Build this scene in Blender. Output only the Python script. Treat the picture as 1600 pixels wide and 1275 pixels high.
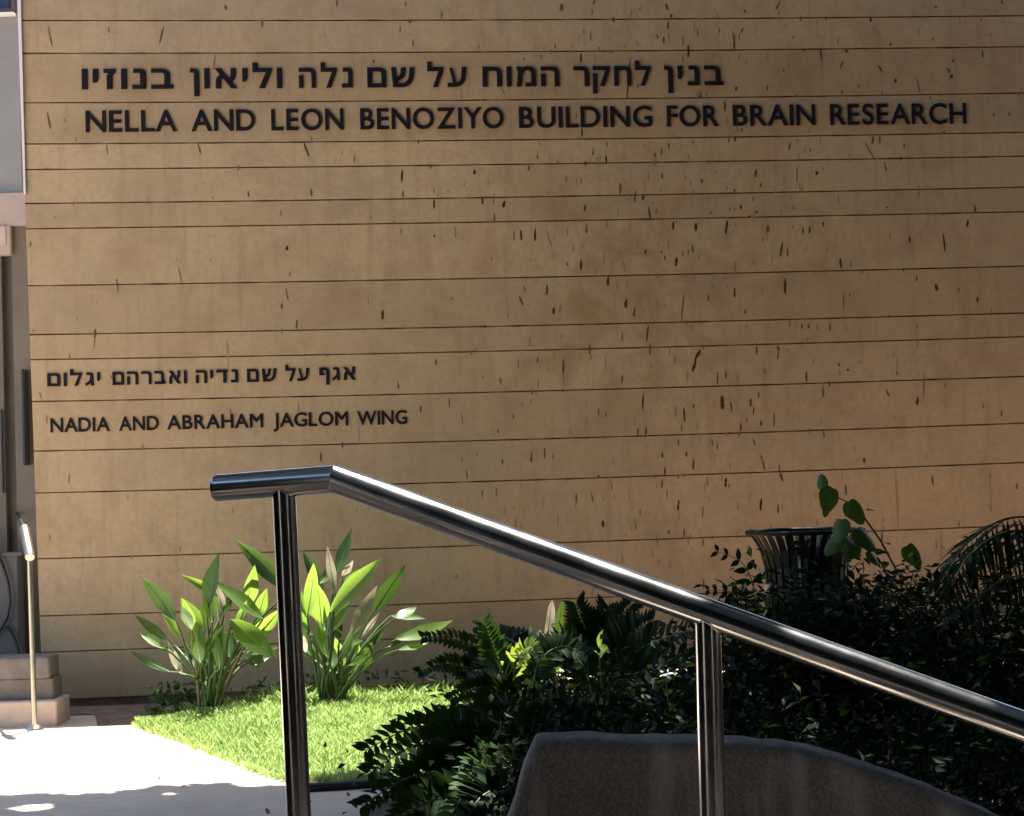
import bpy, math, random
import numpy as np
from mathutils import Vector, Matrix

random.seed(7)
RNG = np.random.default_rng(11)
SC = bpy.context.scene
COL = SC.collection
R = math.radians
for o in list(bpy.data.objects):
    bpy.data.objects.remove(o)

# ------------------------------------------------------------------ camera
F_PX = 3000.0                      # focal length in photograph pixels (1600 wide)
CAM = Vector((0.0, 0.0, 1.5))
PITCH, ROLL = math.atan(102.5 / F_PX), 0.03
_f = Vector((0, math.cos(PITCH), math.sin(PITCH)))
_u0 = Vector((0, -math.sin(PITCH), math.cos(PITCH)))
_r0 = Vector((1, 0, 0))
_r = _r0 * math.cos(ROLL) - _u0 * math.sin(ROLL)
_u = _u0 * math.cos(ROLL) + _r0 * math.sin(ROLL)
camd = bpy.data.cameras.new('camera')
cam = bpy.data.objects.new('camera', camd)
COL.objects.link(cam)
cam.matrix_world = Matrix(((_r.x, _u.x, -_f.x, CAM.x), (_r.y, _u.y, -_f.y, CAM.y),
                           (_r.z, _u.z, -_f.z, CAM.z), (0, 0, 0, 1)))
camd.sensor_width = 36.0
camd.lens = 36.0 * F_PX / 1600.0
camd.clip_start, camd.clip_end = 0.05, 2000.0
SC.camera = cam

# ------------------------------------------------------------------ sky, sun, exposure
SUN_EL, SUN_AZ = R(77.0), R(15.0)           # azimuth from +Y towards +X
S = Vector((math.cos(SUN_EL) * math.sin(SUN_AZ), math.cos(SUN_EL) * math.cos(SUN_AZ), math.sin(SUN_EL)))
world = bpy.data.worlds.new('World')
SC.world = world
world.use_nodes = True
nt = world.node_tree
bg = nt.nodes['Background']
sky = nt.nodes.new('ShaderNodeTexSky')
sky.sky_type = 'NISHITA'
sky.sun_disc = False
sky.sun_elevation = SUN_EL
sky.sun_rotation = SUN_AZ
nt.links.new(sky.outputs[0], bg.inputs[0])
bg.inputs[1].default_value = 0.108
sd = bpy.data.lights.new('sun', 'SUN')
sd.energy = 5.0
sd.angle = R(0.5)
sd.color = (1.0, 0.95, 0.86)
sun = bpy.data.objects.new('sun', sd)
COL.objects.link(sun)
sun.rotation_euler = S.to_track_quat('Z', 'Y').to_euler()
SC.view_settings.view_transform = 'Standard'
SC.view_settings.look = 'None'
SC.view_settings.gamma = 1.0
SC.view_settings.exposure = 2.16


# ------------------------------------------------------------------ picking real places
def ray(px, py):
    return _f * F_PX + _r * (px - 800.0) + _u * (637.5 - py)


def P(px, py, Y):
    """the point at depth Y seen at that spot of the photograph"""
    d = ray(px, py)
    return CAM + d * ((Y - CAM.y) / d.y)


def G(px, py, z=0.0):
    """the point of the level z seen at that spot"""
    d = ray(px, py)
    return CAM + d * ((z - CAM.z) / d.z)


YAW = math.atan(3000 / 33200)
WU = Vector((math.cos(YAW), math.sin(YAW), 0))       # along the wall
WN = Vector((math.sin(YAW), -math.cos(YAW), 0))      # out of the wall
W0 = Vector((0, 13.37, 0))
WALL_H = 5.0


def W(px, py, off=0.0):
    """a point of the wall's face"""
    d = ray(px, py)
    o = W0 + WN * off
    return CAM + d * ((o - CAM).dot(WN) / d.dot(WN))


def wall_y(x, off=0.0):
    return W0.y + math.tan(YAW) * x - off


# ------------------------------------------------------------------ helpers
class MB:
    def __init__(self):
        self.v, self.f, self.m, self.s, self.c = [], [], [], [], []

    def add(self, vs, fs, mi=0, smooth=False, col=None):
        b = len(self.v)
        self.v += [tuple(v) for v in vs]
        self.f += [tuple(i + b for i in f) for f in fs]
        self.m += [mi] * len(fs)
        self.s += [smooth] * len(fs)
        self.c += [col] * len(fs)

    def box(self, a, b, mi=0, bev=0.0):
        x0, y0, z0 = a
        x1, y1, z1 = b
        if bev <= 0:
            vs = [(x, y, z) for z in (z0, z1) for y in (y0, y1) for x in (x0, x1)]
            self.add(vs, [(0, 2, 3, 1), (4, 5, 7, 6), (0, 1, 5, 4), (2, 6, 7, 3), (0, 4, 6, 2), (1, 3, 7, 5)], mi)
            return
        vs, fs = [], []
        lv = [(z0, bev), (z0 + bev, 0), (z1 - bev, 0), (z1, bev)]
        for z, i in lv:
            c = bev
            X0, X1, Y0, Y1 = x0 + i, x1 - i, y0 + i, y1 - i
            vs += [(X0 + c, Y0, z), (X1 - c, Y0, z), (X1, Y0 + c, z), (X1, Y1 - c, z), (X1 - c, Y1, z), (X0 + c, Y1, z), (X0, Y1 - c, z), (X0, Y0 + c, z)]
        for k in range(3):
            for j in range(8):
                fs.append((k * 8 + j, k * 8 + (j + 1) % 8, k * 8 + 8 + (j + 1) % 8, k * 8 + 8 + j))
        fs.append(tuple(range(7, -1, -1)))
        fs.append(tuple(range(24, 32)))
        self.add(vs, fs, mi)

    def tube(self, pts, rad, n=8, caps=True, mi=0):
        pts = [Vector(p) for p in pts]
        if not hasattr(rad, '__len__'):
            rad = [rad] * len(pts)
        vs, fs = [], []
        ref = None
        for i, p in enumerate(pts):
            t = (pts[min(i + 1, len(pts) - 1)] - pts[max(i - 1, 0)]).normalized()
            if ref is None:
                ref = t.orthogonal().normalized()
            ref = (ref - t * ref.dot(t)).normalized()
            b = t.cross(ref)
            for k in range(n):
                a = 2 * math.pi * k / n
                vs.append(p + (ref * math.cos(a) + b * math.sin(a)) * rad[i])
        for i in range(len(pts) - 1):
            for k in range(n):
                fs.append((i * n + k, i * n + (k + 1) % n, (i + 1) * n + (k + 1) % n, (i + 1) * n + k))
        self.add(vs, fs, mi, True)
        if caps:
            m = (len(pts) - 1) * n
            self.add(vs[:n], [tuple(range(n - 1, -1, -1))], mi)
            self.add(vs[m:m + n], [tuple(range(n))], mi)

    def build(self, name, mats, parent=None, loc=None):
        """one mesh object; the mesh is written in world coordinates and moved to the parent's frame"""
        me = bpy.data.meshes.new(name)
        base = Vector(loc) if loc is not None else Vector((0, 0, 0))
        if parent is not None:
            base = WORLD_LOC[parent.name]
        me.from_pydata([(v[0] - base.x, v[1] - base.y, v[2] - base.z) for v in self.v], [], self.f)
        if not isinstance(mats, (list, tuple)):
            mats = [mats]
        for m in mats:
            me.materials.append(m)
        me.polygons.foreach_set('material_index', self.m)
        me.polygons.foreach_set('use_smooth', self.s)
        if any(c is not None for c in self.c):
            ca = me.color_attributes.new('tone', 'FLOAT_COLOR', 'CORNER')
            i = 0
            for fi, f in enumerate(self.f):
                c = self.c[fi] or (1, 1, 1)
                for _ in f:
                    ca.data[i].color = (c[0], c[1], c[2], 1)
                    i += 1
        me.update()
        o = bpy.data.objects.new(name, me)
        COL.objects.link(o)
        if parent is not None:
            o.parent = parent
        else:
            o.location = base
        WORLD_LOC[o.name] = base.copy()
        return o


WORLD_LOC = {}


def tag(o, label, cat, group=None, kind=None):
    if label:
        o['label'] = label
    if cat:
        o['category'] = cat
    if group:
        o['group'] = group
    if kind:
        o['kind'] = kind
    return o


def thing(name, label, cat, loc, group=None):
    o = bpy.data.objects.new(name, None)
    o.empty_display_size = 0.1
    COL.objects.link(o)
    o.location = loc
    WORLD_LOC[o.name] = Vector(loc)
    return tag(o, label, cat, group)


def structure(o):
    o['kind'] = 'structure'
    return o


# ------------------------------------------------------------------ materials
def new_mat(name):
    m = bpy.data.materials.new(name)
    m.use_nodes = True
    return m, m.node_tree.nodes, m.node_tree.links, m.node_tree.nodes['Principled BSDF']


def noise(N, L, scale, detail=6, rough=0.6, vec=None, dist=0.0):
    n = N.new('ShaderNodeTexNoise')
    n.inputs['Scale'].default_value = scale
    n.inputs['Detail'].default_value = detail
    n.inputs['Roughness'].default_value = rough
    n.inputs['Distortion'].default_value = dist
    if vec is not None:
        L.new(vec, n.inputs['Vector'])
    return n.outputs['Fac']


def ramp(N, L, src, stops):
    r = N.new('ShaderNodeValToRGB')
    e = r.color_ramp.elements
    while len(e) < len(stops):
        e.new(0.5)
    for i, (p, c) in enumerate(stops):
        e[i].position = p
        e[i].color = (c[0], c[1], c[2], 1) if hasattr(c, '__len__') else (c, c, c, 1)
    L.new(src, r.inputs[0])
    return r.outputs[0]


def mix(N, L, fac, a, b, mode='MIX'):
    n = N.new('ShaderNodeMix')
    n.data_type = 'RGBA'
    n.blend_type = mode
    for sock, val in ((n.inputs[0], fac), (n.inputs[6], a), (n.inputs[7], b)):
        if hasattr(val, 'is_linked'):
            L.new(val, sock)
        elif hasattr(val, '__len__'):
            sock.default_value = (val[0], val[1], val[2], 1)
        else:
            sock.default_value = val
    return n.outputs[2]


def coords(N, L, scale=(1, 1, 1)):
    g = N.new('ShaderNodeNewGeometry')
    mp = N.new('ShaderNodeMapping')
    mp.inputs['Scale'].default_value = scale
    L.new(g.outputs['Position'], mp.inputs['Vector'])
    return mp.outputs[0]


def bump(N, L, B, h, strength, dist=0.01):
    b = N.new('ShaderNodeBump')
    b.inputs['Strength'].default_value = strength
    b.inputs['Distance'].default_value = dist
    L.new(h, b.inputs['Height'])
    L.new(b.outputs[0], B.inputs['Normal'])


def simple(name, col, rough=0.6, metal=0.0, var=0.2, scale=8.0, bmp=0.0, spec=0.5):
    m, N, L, B = new_mat(name)
    v = coords(N, L)
    n = noise(N, L, scale, 6, 0.6, v)
    lo = [c * (1 - var) for c in col]
    hi = [min(1, c * (1 + var)) for c in col]
    L.new(ramp(N, L, n, [(0.3, lo), (0.7, hi)]), B.inputs['Base Color'])
    B.inputs['Roughness'].default_value = rough
    B.inputs['Metallic'].default_value = metal
    B.inputs['Specular IOR Level'].default_value = spec
    if bmp:
        bump(N, L, B, noise(N, L, scale * 6, 8, 0.65, v), bmp)
    return m


DIRT = (0.85, 13.35, 2.75)


def wall_material():
    m, N, L, B = new_mat('cast_stone_cladding')
    v = coords(N, L)
    big = noise(N, L, 0.55, 4, 0.55, v)
    mid = noise(N, L, 2.6, 7, 0.65, v, 0.4)
    fine = noise(N, L, 26, 8, 0.7, v)
    grain = noise(N, L, 160, 4, 0.6, v)
    c = ramp(N, L, big, [(0.30, (0.455, 0.33, 0.20)), (0.70, (0.56, 0.395, 0.228))])
    c = mix(N, L, ramp(N, L, mid, [(0.47, 0.0), (0.72, 0.68)]), c, (0.36, 0.235, 0.135))
    c = mix(N, L, ramp(N, L, noise(N, L, 1.7, 6, 0.6, coords(N, L, (1, 1, 1.7))), [(0.54, 0.0), (0.78, 0.5)]), c, (0.36, 0.31, 0.21))
    # faint run-off streaks
    st = noise(N, L, 3.0, 6, 0.62, coords(N, L, (5.5, 5.5, 0.5)))
    c = mix(N, L, ramp(N, L, st, [(0.53, 0.0), (0.78, 0.50)]), c, (0.29, 0.19, 0.11))
    tone = N.new('ShaderNodeAttribute')
    tone.attribute_name = 'tone'
    c = mix(N, L, 1.0, c, tone.outputs['Color'], 'MULTIPLY')
    # the brown, dirtier field right of the middle
    g = N.new('ShaderNodeNewGeometry')
    dv = N.new('ShaderNodeVectorMath')
    dv.operation = 'DISTANCE'
    L.new(g.outputs['Position'], dv.inputs[0])
    dv.inputs[1].default_value = DIRT
    hv = N.new('ShaderNodeMath')
    hv.operation = 'MULTIPLY'
    L.new(dv.outputs['Value'], hv.inputs[0])
    hv.inputs[1].default_value = 0.5
    dm = ramp(N, L, hv.outputs[0], [(0.0, 1.0), (0.9, 0.0)])
    dn = ramp(N, L, noise(N, L, 3.4, 8, 0.68, v, 0.6), [(0.44, 0.0), (0.64, 0.85)])
    c = mix(N, L, mix(N, L, 1.0, dm, dn, 'MULTIPLY'), c, (0.34, 0.19, 0.085))
    c = mix(N, L, ramp(N, L, fine, [(0.42, 0.0), (0.72, 0.42)]), c, (0.33, 0.235, 0.145))
    c = mix(N, L, ramp(N, L, grain, [(0.60, 0.0), (0.80, 0.30)]), c, (0.30, 0.21, 0.13))
    L.new(c, B.inputs['Base Color'])
    B.inputs['Roughness'].default_value = 0.85
    B.inputs['Specular IOR Level'].default_value = 0.25
    bump(N, L, B, fine, 0.12, 0.006)
    return m


def stain_material():
    m, N, L, B = new_mat('dropping_stain')
    a = N.new('ShaderNodeAttribute')
    a.attribute_name = 'tone'
    v = coords(N, L)
    n = noise(N, L, 60, 5, 0.6, v)
    c = mix(N, L, ramp(N, L, n, [(0.40, 0.0), (0.78, 0.25)]), a.outputs['Color'], (0.30, 0.21, 0.13))
    L.new(c, B.inputs['Base Color'])
    B.inputs['Roughness'].default_value = 0.8
    B.inputs['Specular IOR Level'].default_value = 0.2
    return m


def leaf_material(name, col, col2, trans=0.35, rough=0.45, spec=0.5, scale=3.0, tcol=None, blemish=0.0):
    m, N, L, B = new_mat(name)
    v = coords(N, L)
    n = noise(N, L, scale, 5, 0.6, v)
    c = ramp(N, L, n, [(0.32, col), (0.68, col2)])
    if blemish:
        c = mix(N, L, ramp(N, L, noise(N, L, 22, 6, 0.7, v, 0.5), [(0.60, 0.0), (0.70, blemish)]), c, (0.17, 0.11, 0.045))
        c = mix(N, L, ramp(N, L, noise(N, L, 7, 4, 0.6, coords(N, L, (9, 9, 1.2))), [(0.45, 0.0), (0.70, 0.35)]), c, (0.10, 0.16, 0.05))
    L.new(c, B.inputs['Base Color'])
    B.inputs['Roughness'].default_value = rough
    B.inputs['Specular IOR Level'].default_value = spec
    t = N.new('ShaderNodeBsdfTranslucent')
    if tcol:
        t.inputs[0].default_value = (*tcol, 1)
    else:
        L.new(c, t.inputs[0])
    mx = N.new('ShaderNodeMixShader')
    mx.inputs[0].default_value = trans
    L.new(B.outputs[0], mx.inputs[1])
    L.new(t.outputs[0], mx.inputs[2])
    L.new(mx.outputs[0], N['Material Output'].inputs['Surface'])
    return m


def steel_material(name, axis):
    m, N, L, B = new_mat(name)
    g = N.new('ShaderNodeNewGeometry')
    ax = N.new('ShaderNodeVectorMath')
    ax.operation = 'PROJECT'
    L.new(g.outputs['Position'], ax.inputs[0])
    ax.inputs[1].default_value = axis
    rej = N.new('ShaderNodeVectorMath')
    rej.operation = 'SUBTRACT'
    L.new(g.outputs['Position'], rej.inputs[0])
    L.new(ax.outputs[0], rej.inputs[1])
    k1 = N.new('ShaderNodeVectorMath')
    k1.operation = 'MULTIPLY_ADD'
    L.new(rej.outputs[0], k1.inputs[0])
    k1.inputs[1].default_value = (260, 260, 260)
    k2 = N.new('ShaderNodeVectorMath')
    k2.operation = 'SCALE'
    L.new(ax.outputs[0], k2.inputs[0])
    k2.inputs['Scale'].default_value = 2.2
    L.new(k2.outputs[0], k1.inputs[2])
    grain = noise(N, L, 1.0, 5, 0.62, k1.outputs[0])
    v = coords(N, L)
    smudge = noise(N, L, 9, 6, 0.62, v)
    spot = noise(N, L, 60, 5, 0.6, v)
    c = ramp(N, L, grain, [(0.3, (0.50, 0.49, 0.485)), (0.7, (0.66, 0.65, 0.64))])
    c = mix(N, L, ramp(N, L, spot, [(0.60, 0.0), (0.72, 0.35)]), c, (0.34, 0.31, 0.28))
    L.new(c, B.inputs['Base Color'])
    B.inputs['Metallic'].default_value = 1.0
    L.new(ramp(N, L, smudge, [(0.30, 0.14), (0.72, 0.24)]), B.inputs['Roughness'])
    bump(N, L, B, grain, 0.12, 0.0012)
    return m


def paving_material():
    m, N, L, B = new_mat('pale_concrete_paving')
    v = coords(N, L)
    a = noise(N, L, 1.2, 6, 0.6, v)
    b = noise(N, L, 14, 8, 0.7, v)
    c = ramp(N, L, a, [(0.3, (0.46, 0.375, 0.30)), (0.7, (0.60, 0.49, 0.39))])
    c = mix(N, L, ramp(N, L, b, [(0.45, 0.0), (0.8, 0.5)]), c, (0.33, 0.28, 0.25))
    c = mix(N, L, ramp(N, L, noise(N, L, 4.0, 5, 0.6, coords(N, L, (1, 3, 1))), [(0.62, 0.0), (0.70, 0.45)]), c, (0.22, 0.17, 0.14))
    L.new(c, B.inputs['Base Color'])
    B.inputs['Roughness'].default_value = 0.85
    bump(N, L, B, b, 0.15, 0.006)
    return m


def aggregate_material():
    m, N, L, B = new_mat('exposed_aggregate_concrete')
    v = coords(N, L)
    vo = N.new('ShaderNodeTexVoronoi')
    vo.inputs['Scale'].default_value = 230
    L.new(v, vo.inputs['Vector'])
    a = noise(N, L, 5, 6, 0.65, v)
    c = ramp(N, L, a, [(0.3, (0.14, 0.124, 0.117)), (0.7, (0.26, 0.23, 0.215))])
    c = mix(N, L, 0.45, c, ramp(N, L, vo.outputs['Color'], [(0.1, (0.045, 0.038, 0.034)), (0.55, (0.19, 0.165, 0.15)), (0.9, (0.36, 0.29, 0.25))]))
    st = noise(N, L, 4, 5, 0.6, coords(N, L, (3, 3, 0.6)))
    c = mix(N, L, ramp(N, L, st, [(0.50, 0.0), (0.66, 0.65)]), c, (0.42, 0.375, 0.345))
    L.new(c, B.inputs['Base Color'])
    B.inputs['Roughness'].default_value = 0.9
    bump(N, L, B, noise(N, L, 130, 6, 0.7, v), 0.9, 0.006)
    return m


M_WALL = wall_material()
M_JOINT = simple('joint_dark_grout', (0.20, 0.105, 0.052), 0.9, var=0.5, scale=5)
M_PLINTH = simple('plinth_brown_render', (0.22, 0.15, 0.11), 0.9, var=0.3, scale=5, bmp=0.2)
M_STAIN = stain_material()
M_LETTER = simple('letter_dark_bronze', (0.010, 0.008, 0.011), 0.6, var=0.4, scale=30, spec=0.2)
M_STEEL = steel_material('drawn_steel_upright', (0.04, 0, -1))
M_DULL = simple('dull_weathered_steel', (0.42, 0.38, 0.32), 0.36, metal=1.0, var=0.12, scale=9)
M_PAVE = paving_material()
M_BOUNCE = simple('warm_bounce_surface', (0.52, 0.35, 0.23), 0.9, var=0.2, scale=14, bmp=0.2)  # for the added strip that bounces warm light onto the wall
M_STRIP = simple('bare_brown_earth', (0.20, 0.125, 0.08), 0.95, var=0.45, scale=7, bmp=0.7)
M_FRINGE = simple('pale_dusty_earth', (0.36, 0.26, 0.20), 0.95, var=0.3, scale=12, bmp=0.5)
M_SOIL = simple('dark_garden_soil', (0.055, 0.038, 0.026), 0.95, var=0.5, scale=14, bmp=0.7)
M_EARTH = simple('dry_earth', (0.16, 0.12, 0.085), 0.95, var=0.4, scale=4, bmp=0.5)
M_AGG = aggregate_material()
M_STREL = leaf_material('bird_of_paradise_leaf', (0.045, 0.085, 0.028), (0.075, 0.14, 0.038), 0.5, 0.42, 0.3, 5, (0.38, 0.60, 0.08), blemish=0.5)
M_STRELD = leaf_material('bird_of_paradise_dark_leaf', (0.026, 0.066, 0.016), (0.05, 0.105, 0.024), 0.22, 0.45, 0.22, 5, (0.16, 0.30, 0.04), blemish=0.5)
M_STRELP = leaf_material('dry_pale_leaf', (0.34, 0.29, 0.19), (0.50, 0.45, 0.33), 0.3, 0.6, 0.3, 9)
M_STALK = leaf_material('leaf_stalk', (0.05, 0.10, 0.03), (0.10, 0.15, 0.05), 0.05, 0.5, 0.4, 6)
M_STALKR = leaf_material('brown_stalk', (0.11, 0.07, 0.045), (0.19, 0.13, 0.08), 0.0, 0.6, 0.3, 6)
M_RIB = leaf_material('pale_midrib', (0.16, 0.22, 0.08), (0.25, 0.30, 0.12), 0.1, 0.5, 0.4, 6)
M_GRASS = leaf_material('lawn_blades', (0.15, 0.28, 0.06), (0.32, 0.42, 0.13), 0.52, 0.6, 0.25, 2.6, (0.44, 0.58, 0.19))
M_TURF = simple('turf_soil', (0.085, 0.11, 0.03), 0.95, var=0.4, scale=12, bmp=0.5)
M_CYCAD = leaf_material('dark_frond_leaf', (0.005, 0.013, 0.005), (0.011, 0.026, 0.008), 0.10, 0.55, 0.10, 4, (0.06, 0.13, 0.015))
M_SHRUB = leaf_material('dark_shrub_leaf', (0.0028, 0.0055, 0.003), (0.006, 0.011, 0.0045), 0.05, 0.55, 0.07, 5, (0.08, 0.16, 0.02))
M_VINE = leaf_material('vine_leaf', (0.012, 0.034, 0.010), (0.030, 0.068, 0.017), 0.2, 0.45, 0.25, 9, (0.12, 0.24, 0.03), blemish=0.35)
M_LIME = leaf_material('sunlit_lime_leaf', (0.10, 0.19, 0.03), (0.18, 0.28, 0.045), 0.45, 0.4, 0.4, 9, (0.40, 0.50, 0.06))  # sunlight on these leaves is put into the brighter colour
M_CANOPY = leaf_material('tree_canopy_leaf', (0.02, 0.042, 0.012), (0.04, 0.07, 0.02), 0.12, 0.45, 0.4, 2)
M_BARK = simple('tree_bark', (0.10, 0.075, 0.055), 0.95, var=0.4, scale=9, bmp=0.8)
M_TWIG = simple('shrub_twig', (0.05, 0.038, 0.028), 0.9, var=0.3, scale=12)
M_BIN = simple('green_black_powder_coat', (0.005, 0.008, 0.0075), 0.5, var=0.25, scale=12, spec=0.16)
M_LINER = simple('black_bin_liner', (0.006, 0.006, 0.007), 0.7, var=0.3, scale=9, spec=0.1)
M_WHITE = simple('white_painted_trim', (0.80, 0.76, 0.72), 0.5, var=0.05, scale=4)
M_PINKW = simple('off_white_render', (0.40, 0.32, 0.28), 0.85, var=0.1, scale=3, bmp=0.15)
M_GREYP = simple('grey_panel', (0.25, 0.245, 0.235), 0.35, var=0.08, scale=2)
M_GREYW = simple('grey_recess_render', (0.155, 0.13, 0.10), 0.85, var=0.14, scale=2.5, bmp=0.1)
M_BROWN = simple('brown_window_frame', (0.07, 0.045, 0.035), 0.5, var=0.2)
M_GLASS = simple('dark_blue_window_glass', (0.02, 0.04, 0.09), 0.08, var=0.1)
M_BLACK = simple('black_plastic', (0.012, 0.012, 0.012), 0.4, var=0.2)
M_CABIN = simple('grey_cabinet_metal', (0.10, 0.092, 0.085), 0.45, var=0.1, scale=4)
M_LEDGE = simple('dark_stone_ledge', (0.15, 0.125, 0.11), 0.8, var=0.3, scale=9, bmp=0.3)
M_STEP = simple('pinkish_stone_step', (0.50, 0.385, 0.315), 0.85, var=0.15, scale=7, bmp=0.2)
M_TERRA = simple('terracotta', (0.42, 0.19, 0.09), 0.85, var=0.25, scale=12)
M_EDGE = simple('dark_rubber_edging', (0.022, 0.020, 0.02), 0.7, var=0.3, scale=10)
M_FLOWER = leaf_material('white_petal', (0.70, 0.70, 0.66), (0.82, 0.82, 0.78), 0.4, 0.6, 0.2, 20)
M_LITTER = leaf_material('fallen_dry_leaf', (0.20, 0.13, 0.07), (0.34, 0.25, 0.15), 0.1, 0.7, 0.2, 12)

# ------------------------------------------------------------------ ground
mb = MB()
mb.add([(-400, -400, -0.004), (400, -400, -0.004), (400, 400, -0.004), (-400, 400, -0.004)], [(0, 1, 2, 3)])
structure(mb.build('ground', M_EARTH))

mb = MB()
mb.add([(-16, -1.2, 0), (6.5, -1.2, 0), (6.5, wall_y(6.5, 0.02), 0), (-3.4, wall_y(-3.4, 0.02), 0), (-16, wall_y(-3.4, 0.02), 0)], [(0, 1, 2, 3, 4)])
structure(mb.build('path', M_PAVE))

# planting bed: low soil mound behind the cheek wall
bed_front = [(0.30, 9.45), (-0.62, 9.3), (-0.72, 8.6), (-0.45, 7.6), (-0.10, 6.2), (0.05, 4.6), (0.6, 4.35), (2.4, 4.35), (5.5, 4.4), (7.5, 4.5)]


def bed_h(x, y):
    d = min(max((x + 0.75) / 1.2, 0), 1) * min(max((y - 4.3) / 0.8, 0), 1)
    return 0.012 + 0.16 * d + 0.02 * math.sin(x * 5.1 + y * 3.3)


mb = MB()
nx, ny = 60, 60
gv, gf = [], []


def bed_left(y):
    ks = [(4.3, 0.05), (6.2, -0.1), (7.6, -0.45), (8.6, -0.72), (9.3, -0.62), (9.6, -0.2), (13.5, 0.0)]
    for (a, b), (c, d) in zip(ks, ks[1:]):
        if a <= y <= c:
            return b + (d - b) * (y - a) / (c - a)
    return 0.0


for j in range(ny + 1):
    for i in range(nx + 1):
        y = 4.32 + (13.4 - 4.32) * j / ny
        x0 = bed_left(y)
        x = x0 + (7.0 - x0) * (i / nx)
        y2 = min(y, wall_y(x, 0.03))
        gv.append((x, y2, max(0.004, bed_h(x, y2)) if i else 0.002))
for j in range(ny):
    for i in range(nx):
        a = j * (nx + 1) + i
        gf.append((a, a + 1, a + nx + 2, a + nx + 1))
mb.add(gv, gf, 0, True)
structure(mb.build('planting_bed', M_SOIL))

# soil strip along the foot of the wall
mb = MB()
sv = []
for k in range(41):
    x = -3.25 + 6.0 * k / 40
    sv += [(x, wall_y(x, 1.02 + 0.05 * math.sin(x * 9) if x > -2.72 else 0.45), 0.005), (x, wall_y(x, 0.02), 0.012)]
mb.add(sv, [(2 * k, 2 * k + 2, 2 * k + 3, 2 * k + 1) for k in range(40)], 0, True)
structure(mb.build('soil_strip', M_STRIP))

# unseen strip added between bed and wall to bounce warm light
mb = MB()
sv = []
for k in range(31):
    x = -0.2 + 6.4 * k / 30
    sv += [(x, wall_y(x, 1.45), 0.21), (x, wall_y(x, 0.02), 0.21)]
mb.add(sv, [(2 * k, 2 * k + 2, 2 * k + 3, 2 * k + 1) for k in range(30)], 0, True)
n0 = len(mb.v)
fr_ = [(x, y, z) for x, y, z in sv[0::2]]
mb.add(fr_ + [(x, y, -.02) for x, y, z in fr_], [(31 + k, 32 + k, k + 1, k) for k in range(30)], 0)
mb.add([sv[0], sv[1], (sv[1][0], sv[1][1], -.02), (sv[0][0], sv[0][1], -.02)], [(0, 1, 2, 3)], 0)
structure(mb.build('added_bounce_strip', M_BOUNCE))

# lawn
front_px = [(212, 1134), (250, 1147), (300, 1164), (350, 1184), (400, 1204), (440, 1217), (480, 1221), (540, 1221), (600, 1217), (680, 1212), (760, 1205)]
LF = [G(x, y, 0.0) for x, y in front_px]


def lawn_pt(s, t):
    k = s * (len(LF) - 1)
    i = min(int(k), len(LF) - 2)
    a = LF[i].lerp(LF[i + 1], k - i)
    bx = a.x * 0.97 + 0.45 * s + 0.02
    b = Vector((bx, wall_y(bx, 0.95), 0))
    p = a.lerp(b, t)
    rise = 0.02 + 0.10 * min(1, t * 1.6) * min(1, s * 3.5)
    p.z = rise * min(1, t * 14 + 0.15) + 0.006 * math.sin(p.x * 13 + p.y * 9)
    return p


mb = MB()
NS, NT = 40, 24
gv = [lawn_pt(i / NS, j / NT) for j in range(NT + 1) for i in range(NS + 1)]
gf = [(j * (NS + 1) + i, j * (NS + 1) + i + 1, (j + 1) * (NS + 1) + i + 1, (j + 1) * (NS + 1) + i) for j in range(NT) for i in range(NS)]
mb.add(gv, gf, 0, True)
structure(mb.build('lawn_ground', M_TURF))

mb = MB()
sv = []
for k in range(61):
    q = k / 60 * 8.4
    i = min(int(q), len(LF) - 2)
    a = LF[i].lerp(LF[i + 1], q - i)
    wd = (0.02 + 0.13 * max(0, (k - 22) / 38)) * (0.75 + 0.35 * math.sin(k * 1.7) + 0.2 * math.sin(k * 4.1))
    sv += [(a.x - wd * 0.45, a.y - wd, 0.004), (a.x + 0.02, a.y + 0.05, 0.004)]
mb.add(sv, [(2 * k, 2 * k + 2, 2 * k + 3, 2 * k + 1) for k in range(60)], 0, True)
structure(mb.build('bare_earth', M_FRINGE))

mb = MB()
for k in range(30000):
    s, t = random.random(), random.random()
    p = lawn_pt(s, t)
    if random.random() < 0.05:
        p = lawn_pt(s, 0.0)
        j = abs(random.gauss(0, 0.03))
        p.x -= j * 0.5
        p.y -= j * 0.8
        p.z = 0.004
    if t < 0.02 and random.random() < 0.5:
        continue
    patch = 0.5 + 0.5 * math.sin(p.x * 4.1 + 1.3) * math.sin(p.y * 5.3)
    h = random.uniform(0.018, 0.05) * (0.7 + 0.5 * patch)
    if t > 0.93:
        h *= random.uniform(1.0, 2.2)
    a = random.uniform(0, 2 * math.pi)
    w = random.uniform(0.003, 0.006)
    dx, dy = math.cos(a) * w, math.sin(a) * w
    lx, ly = random.gauss(0, 0.5) * h, random.gauss(0, 0.5) * h
    mb.add([(p.x - dx, p.y - dy, p.z - 0.004), (p.x + dx, p.y + dy, p.z - 0.004),
            (p.x + dx * .6 + lx * .4, p.y + dy * .6 + ly * .4, p.z + h * .6), (p.x + lx, p.y + ly, p.z + h)], [(0, 1, 2), (0, 2, 3)])
tag(mb.build('grass', M_GRASS), 'short sunlit green grass of the lawn in front of the wall', 'grass', kind='stuff')

# dark edging at the shaded front of the lawn
mb = MB()
epts = [G(x, y, 0.02) for x, y in [(478, 1231), (510, 1229), (545, 1227), (580, 1224), (620, 1221), (680, 1219)]]
mb.tube(epts, [0.022] * len(epts), 10)
o = mb.build('lawn_edging', M_EDGE, loc=epts[2])
tag(o, 'dark low edging strip along the shaded front edge of the lawn', 'edging')

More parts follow.
